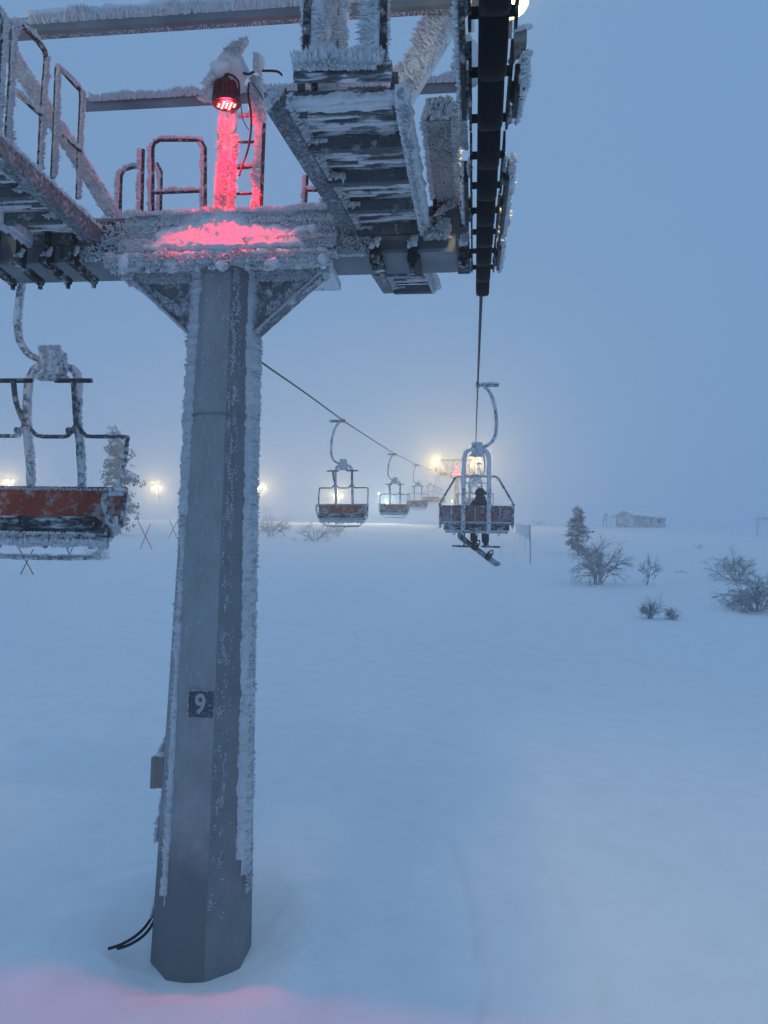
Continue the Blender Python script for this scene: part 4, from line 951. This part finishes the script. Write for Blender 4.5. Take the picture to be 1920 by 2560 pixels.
def leafy(px,py,hpx,label,wpx,name='snowy_tree',cat='tree',group='leafy snow laden trees',seed=3,dens=1):
    g=G(px,py); hh=height_at(px,py-hpx,py,g); ww=wpx/hpx*hh; random.seed(seed)
    th=thing(name,g,label,cat,group); tb=MB()
    tp=[g+V((random.gauss(0,.03)*hh*(t>0),0,hh*t*.97-.1)) for t in (0,.25,.5,.75,1)]
    tb.tube(tp,[hh*.022*(1-.75*t) for t in (0,.25,.5,.75,1)],7); 
    cl=MB(); sn=MB(); 
    nb=int(34*(.3+.7*dens))
    for i in range(nb):
        t=.16+.82*(i/nb); a=random.random()*2*math.pi; prof=(math.sin(math.pi*min(1,(t*1.02))**.75)*.75+.25)*ww*.5*random.uniform(.45,1.15)
        o=tp[min(3,int(t*4))].lerp(tp[min(4,int(t*4)+1)],t*4-int(t*4) if t<1 else 1)
        e=o+V((math.cos(a)*prof,math.sin(a)*prof,-.02*hh+random.gauss(0,.02)*hh)); m=o.lerp(e,.5)+V((0,0,.05*hh))
        tb.tube([o,m,e],[hh*.007,hh*.005,hh*.003],4,cap=False)
        for k in range(int(26*dens)):
            s=random.uniform(.15,1.05); c=o.lerp(e,s)+V((random.gauss(0,.03),random.gauss(0,.03),random.gauss(-.02,.018)))*hh
            for j in range(5):
                q=c+V((random.gauss(0,.014),random.gauss(0,.014),-random.random()*.035))*hh; ls=hh*random.uniform(.012,.02)
                u=V((random.gauss(0,1),random.gauss(0,1),-1.3)).normalized(); v=u.cross(V((random.gauss(0,1),random.gauss(0,1),.2))).normalized()
                cl.add([q-v*ls*.35,q+u*ls*.9-v*ls*.45,q+u*ls*1.5,q+u*ls*.9+v*ls*.45,q+v*ls*.35],[(0,1,2,3,4)],0)
        for k in range(4 if dens<1 else 5):
            c=o.lerp(e,random.uniform(.3,1))+V((random.gauss(0,.02),random.gauss(0,.02),random.uniform(0,.02)))*hh
            cl.blob(c,hh*random.uniform(.010,.022),1,.6,9/hh*3,3,(1.3,1.2,.75))
    part(tb,'trunk','bark',th); part(cl,'crown',['leaf','rime'],th); return th
leafy(288,1338,282,'tall dark leafy tree loaded with snow behind the near left chair',92,seed=11,dens=.85)
leafy(1447,1388,132,'dark leafy tree with snow on its branches, left of the hut',74,seed=5)
shrub(1494,1462,118,'large fountain shaped bare bush beside the leafy tree on the right',stems=13,spread=.38,droop=.16,width=.32,lean=.05,nb=4)
shrub(1613,1464,78,'small lone bare tree with a thin trunk in the middle of the right slope',stems=6,spread=.5,droop=.02,width=1.6,trunk=.35,nb=3,name='bare_tree',cat='tree',group='small bare trees')
shrub(1626,1547,56,'dense low rounded bush poking from the snow, lowest on the right',stems=13,spread=.4,droop=.12,width=.22,nb=4)
shrub(1682,1549,40,'half buried dark bush just right of the low rounded bush',stems=10,spread=.6,droop=.1,width=.5,nb=3,r=.022)
shrub(1842,1450,92,'tangled bare bush reaching left near the right edge of the picture',stems=9,spread=.6,droop=.05,width=1.0,lean=-.35,nb=4)
shrub(1890,1528,128,'biggest bare bush cut by the right edge of the picture',stems=15,spread=.6,droop=.18,width=.9,nb=4)
shrub(1862,1460,50,'low spreading bush above the biggest bush on the right edge',stems=9,spread=.6,droop=.2,width=1.2,nb=3)
shrub(1750,1372,24,'tiny scattered twigs on the upper right slope',stems=7,spread=.7,width=2.2,nb=2,lev=2)
shrub(1480,1468,20,'small twigs at the foot of the fountain shaped bush',stems=6,spread=.7,width=2.0,nb=2,lev=2)
shrub(1537,1430,28,'small bush right behind the fountain shaped bush',stems=7,spread=.6,width=1.5,nb=3,lev=2)
shrub(1430,1430,14,'tiny frosted sprig left of the fountain shaped bush',stems=6,spread=.6,width=.8,nb=2,lev=2)
th=shrub(1705,1432,10,'thin fallen branch arching out of the snow right of the lone tree',stems=1,spread=.3,width=.2,lev=0,nb=1,name='fallen_branch',cat='branch',group='fallen branches')
g=G(1705,1434); mb=MB(); mb.tube(smooth_path([g+V((-.42,0,-.02)),g+V((-.3,0,.08)),g+V((-.05,0,.12)),g+V((.2,0,.05)),g+V((.42,0,-.02))]),.014,5); part(mb,'branch','twig',th)
g=G(1795,1444); th=thing('fallen_branch',g,'forked fallen branch left of the tangled bush near the right edge','branch','fallen branches'); mb=MB(); mb.tube([g+V((-.3,0,.0)),g+V((-.05,0,.12)),g+V((.1,0,.2))],.016,5); mb.tube([g+V((.0,0,.24)),g+V((.25,0,.05)),g+V((.5,0,-.05))],.018,5); part(mb,'branch','twig',th)
shrub(676,1342,66,'drooping frosted bush directly right of the pillar',stems=13,spread=.42,droop=.2,width=.4,nb=4,r=.03)
shrub(735,1352,16,'tiny twigs between the drooping bush and the thin bush',stems=6,spread=.6,width=1.8,nb=2,lev=2)
shrub(786,1353,60,'thin frosted bush left of the largest whole chair',stems=10,spread=.5,droop=.1,width=1.1,nb=3)
shrub(842,1342,44,'frosted shrub seen below the largest whole chair',stems=9,spread=.5,droop=.0,width=.9,nb=3)
shrub(916,1342,7,'low dark sprigs in the snow right of the largest whole chair',stems=9,spread=.6,width=3.0,nb=2,lev=1)
shrub(245,1398,42,'snowy bush showing below the near left chair',stems=10,spread=.5,droop=.3,width=.5,nb=4)
for i,(px,py,s) in enumerate(((330,1513,8),(1465,1360,4),(1640,1475,5),(1618,1480,4),(1790,1362,4),(1210,2330,4),(695,2322,4))):
    pass
# ---------------------------------------------------------------- crossed marker sticks
def crossed(px,py,w,h,label,m,tilt=0):
    g=G(px,py); s=height_at(px,py-100,py,g)/100; th=thing('crossed_marker',g,label,'marker sticks','crossed marker sticks')
    a=s*w/2; b=s*h
    for sgn,mm in ((-1,m[0]),(1,m[1])):
        mb=MB(); mb.tube([g+V((-sgn*a*(1-tilt*sgn),sgn*.03,-.15)),g+V((sgn*a*(.8+tilt*.2),sgn*.03,b*(1-.12*sgn*tilt)))],.028,6); part(mb,'stick',mm,th)
    return th
crossed(357,1372,36,66,'pair of thin red crossed sticks between the near chair and the pillar',('stickr','stickr'),.5)
crossed(432,1347,28,48,'pair of thin blue crossed sticks just left of the pillar',('stickb','stickb'),0)
crossed(60,1436,44,66,'pair of red crossed sticks below the near left chair',('stickr','stickr'),.4)
crossed(172,1402,20,34,'small blue crossed sticks behind the lower frame of the near left chair',('stickb','stickb'))
g=G(455,1322); th=thing('marker_post',g,'short dark green marker post touching the left side of the pillar','post'); s=height_at(455,1222,1322,g)/100; mb=MB(); mb.tube([g-V((0,0,.1)),g+V((0,0,s*16))],.04,6); mb.bar(g+V((-s*3,0,s*15)),g+V((s*3,0,s*14)),.05,.08); part(mb,'stick','leaf',th)
# ---------------------------------------------------------------- far lamps
def far_lamp(px,py,Y,pole_px,label,power,bm='bulbfar',col=(1,.70,.26),r=.2,two=True):
    c=P(px,py,Y); th=thing('street_lamp',V((c.x,c.y,c.z)),label,'street lamp','slope lamps in the fog')
    gzv=gz(c.x,c.y); mb=MB(); zb=min(gzv-.2,c.z-2); mb.tube([(c.x,c.y,zb),(c.x,c.y,c.z+.1)],[.055,.04],8); part(mb,'pole','steelff',th)
    for s in ((-1,1) if two else (0,)):
        mb=MB(); q=c+V((s*.45,0,0)); mb.bar(c+V((0,.08,.05)),q+V((0,.08,.05)),.05,.05); mb.tube([q+V((0,.2,0)),q+V((0,.0,0))],[r*.6,r*1.2],12); h=part(mb,'lamp_head','lampb',th)
        mb=MB(); mb.blob(q+V((0,-.02,0)),r,0,0,1,7,(1,.5,1)); sub(mb,'lamp_glass',bm,h,th)
    if power:
        ld=bpy.data.lights.new('far_lamp_light','SPOT'); ld.energy=power*3.0; ld.color=col; ld.shadow_soft_size=.3; ld.spot_size=R_(110); ld.spot_blend=.5
        lo=bpy.data.objects.new('far_lamp_light',ld); COL.objects.link(lo); lo.parent=th; lo.location=(0,-.5,0); lo.rotation_mode='QUATERNION'; lo.rotation_quaternion=(-c).to_track_quat('-Z','Y')
    return th
far_lamp(25,1204,112,90,'glowing yellow slope lamp furthest left, above the near red chair',1500)
far_lamp(393,1220,112,90,'glowing yellow slope lamp between the near chair and the pillar',1500)
far_lamp(655,1220,112,90,'glowing slope lamp half hidden by the right side of the pillar',1200)
far_lamp(846,1240,112,60,'glowing slope lamp showing through the largest whole chair',1100)
far_lamp(968,1257,112,40,'pale greenish white slope lamp behind the second chair',700,'bulbw',(.8,1,.85),.14,False)
far_lamp(947,1234,130,50,'tiny white lamp dot left of the second chair',0,'bulbw',(.8,1,.85),.09,False)
# ---------------------------------------------------------------- hut, signs, poles, net
YH=104; 
def h_(px,py,dy=0): return P(px,py,YH+dy)
th=thing('hut',h_(1600,1308),'low wooden hut with a snow covered roof standing on the crest','hut')
A0=h_(1541,1308);B0=h_(1583,1308,-2.5);C0=h_(1662,1308,1.5)
zt=h_(1541,1292).z; zr=h_(1558,1280).z; zb=min(A0.z,B0.z,C0.z)-1.2
D0=A0+(C0-B0)
mb=MB(); 
def wall(p,q,z0,z1,m=0,t=.12):
    d=(q-p).normalized(); nn=V((-d.y,d.x,0))*t; mb.hexa([V((p.x,p.y,z0)),V((q.x,q.y,z0)),V((q.x,q.y,z0))+nn,V((p.x,p.y,z0))+nn],[V((p.x,p.y,z1)),V((q.x,q.y,z1)),V((q.x,q.y,z1))+nn,V((p.x,p.y,z1))+nn],m)
wall(A0,B0,zb,zt); wall(B0,C0,zb,zt-.0); wall(C0,D0,zb,zt); wall(D0,A0,zb,zt)
m_=(A0+B0)/2; m2=(D0+C0)/2
mb.add([V((A0.x,A0.y,zt)),V((B0.x,B0.y,zt)),V((m_.x,m_.y,zr))],[(0,1,2)],0); mb.add([V((D0.x,D0.y,zt)),V((C0.x,C0.y,zt)),V((m2.x,m2.y,zr))],[(2,1,0)],0)
for i in range(14):
    q=B0.lerp(C0,.05+.9*i/13); mb.bar(V((q.x,q.y-.03,zb)),V((q.x,q.y-.03,zt)),.06,.05)
for q in (B0,C0,A0): mb.bar(V((q.x,q.y-.02,zb)),V((q.x,q.y-.02,zt)),.18,.18)
part(mb,'wall','wood',th)
mb=MB(); e=(C0-B0).normalized()*.35
for (p,q,p2,q2) in ((B0,C0,m_,m2),(A0,D0,m_,m2)):
    o=(p-p2); o.z=0; o=o.normalized()*.35
    a=V((p.x,p.y,zt-.07))+o-e; b=V((q.x,q.y,zt-.07))+o+e; c=V((q2.x,q2.y,zr+.02))+e; d=V((p2.x,p2.y,zr+.02))-e; u=V((0,0,.22)); lo=[a,b,c,d]
    mb.hexa([x_ for x_ in lo],[x_+V((0,0,.06)) for x_ in lo],1); mb.hexa([x_+V((0,0,.063)) for x_ in lo],[x_+u for x_ in lo],0)
rf=part(mb,'roof',['snow','wood'],th)
mb=MB(); q=h_(1591,1277,.5); mb.box(q+V((-.25,-.25,-.5)),q+V((.25,.25,.12))); mb.blob(q+V((0,0,.15)),.32,1,.2,2,6,(1,1,.4)); sub(mb,'chimney',['wood','snow'],rf,th)
for px in (1605,1625,1645):
    mb=MB(); q=B0.lerp(C0,(px-1583)/79); q=V((q.x,q.y-.08,zt-.45)); mb.box(q+V((-.28,-.02,-.2)),q+V((.28,.02,.2)),0); w=part(mb,'window','slab',th)
th=thing('signboard',h_(1513,1305),'tilted blank signboard on a post left of the hut','signboard'); mb=MB(); a=h_(1508,1306);b=h_(1512,1285);c=h_(1519,1286);d=h_(1516,1307)
for p,q in ((a,b),(b,c),(c,d),(h_(1509,1300),h_(1517,1301))): mb.bar(p,q,.09,.06)
mb.bar(a,a+V((0,0,-1)),.08,.08); mb.bar(d,d+V((0,0,-1)),.08,.08)
part(mb,'frame','rail',th); mb=MB(); mb.hexa([h_(1510,1299),h_(1517,1300),h_(1517,1300,.05),h_(1510,1299,.05)],[h_(1512,1286),h_(1518,1287),h_(1518,1287,.05),h_(1512,1286,.05)]); part(mb,'board','steelff',th)
for px,py,l in ((1525,1277,'thin vertical pole just left of the hut'),(1531,1284,'shorter thin pole touching the hut on its left')):
    mb=MB(); mb.tube([h_(px,1318),h_(px,py)],.05,6); q=mb.build('marker_pole','steelff'); tag(q,l,'pole')
# t-shaped drag lift at the right edge
YD=80
th=thing('drag_lift_mast',P(1893,1335,YD),'frosted mast with a crossarm at the right edge, just below the crest','mast'); mb=MB(); a=P(1893,1338,YD); b=P(1893,1300,YD); mb.tube([a,b],.12,8); mb.bar(b,P(1902,1322,YD),.1,.1); part(mb,'mast','steelff',th)
mb=MB(); mb.bar(P(1885,1301,YD),P(1945,1296,YD),.25,.2); mb.flakes(P(1888,1300,YD),P(1945,1297,YD),(0,.2,.1),(0,-.5,1),120,.25,.05); part(mb,'crossarm',['steelff','rime'],th)
# net fence
ga=G(1300,1340); 
th=thing('net_fence',G(1310,1350),'frosted safety net fence running back behind the person','fence')
n0=[P(x,y,Y) for x,y,Y in ((1326,1352,48),(1312,1343,58),(1300,1337,68),(1290,1331,80))]; n1_=[P(x,y,Y) for x,y,Y in ((1325,1316,48),(1312,1313,58),(1300,1311,68),(1290,1310,80))]
for i in range(4):
    mb=MB(); b=n0[i].copy(); b.z=min(b.z,gz(b.x,b.y)); mb.tube([b-V((0,0,.2)),n1_[i]+V((0,0,.1))],.03,6); mb.flakes(b,n1_[i],(.03,0,0),(-.8,-.5,0),60,.05,.02); part(mb,'post',['rail' if i==0 else 'steelff','rime'],th)
mb=MB()
for i in range(3):
    for k in range(9):
        t=k/8; mb.bar(n0[i].lerp(n1_[i],t),n0[i+1].lerp(n1_[i+1],t),.012,.045)
    for k in range(12):
        t=k/12; mb.bar(n0[i].lerp(n0[i+1],t),n1_[i].lerp(n1_[i+1],t),.012,.05)
part(mb,'net','rime',th)
for x,y,h,l in ((1252,1345,50,'thin bent reed right of the occupied chair'),(1284,1352,54,'thin tall stake beside the net fence')):
    g=P(x,y,50); g.z=gz(g.x,g.y); mb=MB(); mb.tube([g-V((0,0,.2)),g+V((.1,0,h*.026))],.014,5); tag(mb.build('marker_pole','steelff'),l,'pole')
# small snow covered cairn on the crest
g=P(1342,1303,100); th=thing('snowy_rock',g,'small snow capped mound on the crest right of the net fence','rock'); mb=MB(); mb.blob(g+V((0,0,-.1)),.6,0,.3,1,8,(1.5,1,.6)); part(mb,'rock','steelff',th); mb=MB(); mb.blob(g+V((0,0,.15)),.55,0,.3,1,8,(1.4,1,.5)); part(mb,'snow_cap','snow',th)
# ---------------------------------------------------------------- haze
def add_haze(name,me,dens,aniso,col=(.92,.95,1)):
    ob=bpy.data.objects.new(name,me); COL.objects.link(ob)
    m=bpy.data.materials.new(name); m.use_nodes=True; nt=m.node_tree; nt.nodes.clear()
    out=nt.nodes.new('ShaderNodeOutputMaterial'); pv=nt.nodes.new('ShaderNodeVolumePrincipled'); pv.inputs['Density'].default_value=dens; pv.inputs['Anisotropy'].default_value=aniso; pv.inputs['Color'].default_value=(*col,1)
    nt.links.new(pv.outputs[0],out.inputs['Volume']); me.materials.append(m); return tag(ob,'pale blue fog filling the air over the slope','fog',kind='stuff')
HAZE=dict(main=.0052,aniso=.75)
mb=MB(); mb.box((-900,-90,-16),(900,440,27)); hz=mb.build('haze','snow'); me=hz.data; me.materials.clear(); bpy.data.objects.remove(hz)
add_haze('haze',me,HAZE['main'],HAZE['aniso'])
# ---------------------------------------------------------------- light
w=bpy.data.worlds.new('World'); SC.world=w; w.use_nodes=True; nt=w.node_tree; bg=nt.nodes['Background']
sky=nt.nodes.new('ShaderNodeTexSky'); sky.sky_type='NISHITA'; sky.sun_disc=False; sky.sun_elevation=R_(1.5); sky.sun_rotation=R_(200); sky.altitude=300
mx=nt.nodes.new('ShaderNodeMix'); mx.data_type='RGBA'; mx.inputs[0].default_value=.93; mx.inputs[7].default_value=(1.80,3.30,5.62,1)
nt.links.new(sky.outputs[0],mx.inputs[6]); nt.links.new(mx.outputs[2],bg.inputs[0]); bg.inputs[1].default_value=.105
sd=bpy.data.lights.new('sun','SUN'); sd.energy=.06; sd.angle=R_(60); sd.color=(.7,.82,1); so=bpy.data.objects.new('sun',sd); COL.objects.link(so); so.rotation_euler=(R_(28),R_(10),0)
SC.view_settings.view_transform='Standard'; SC.view_settings.look='None'; SC.view_settings.exposure=0; SC.view_settings.gamma=1
cy=SC.cycles if hasattr(SC,'cycles') else None
SC.render.engine='CYCLES'; cy=SC.cycles
cy.use_denoising=True; cy.volume_bounces=2; cy.max_bounces=6; cy.diffuse_bounces=3; cy.volume_step_rate=1; cy.use_adaptive_sampling=True; cy.adaptive_threshold=.02; cy.sample_clamp_indirect=4
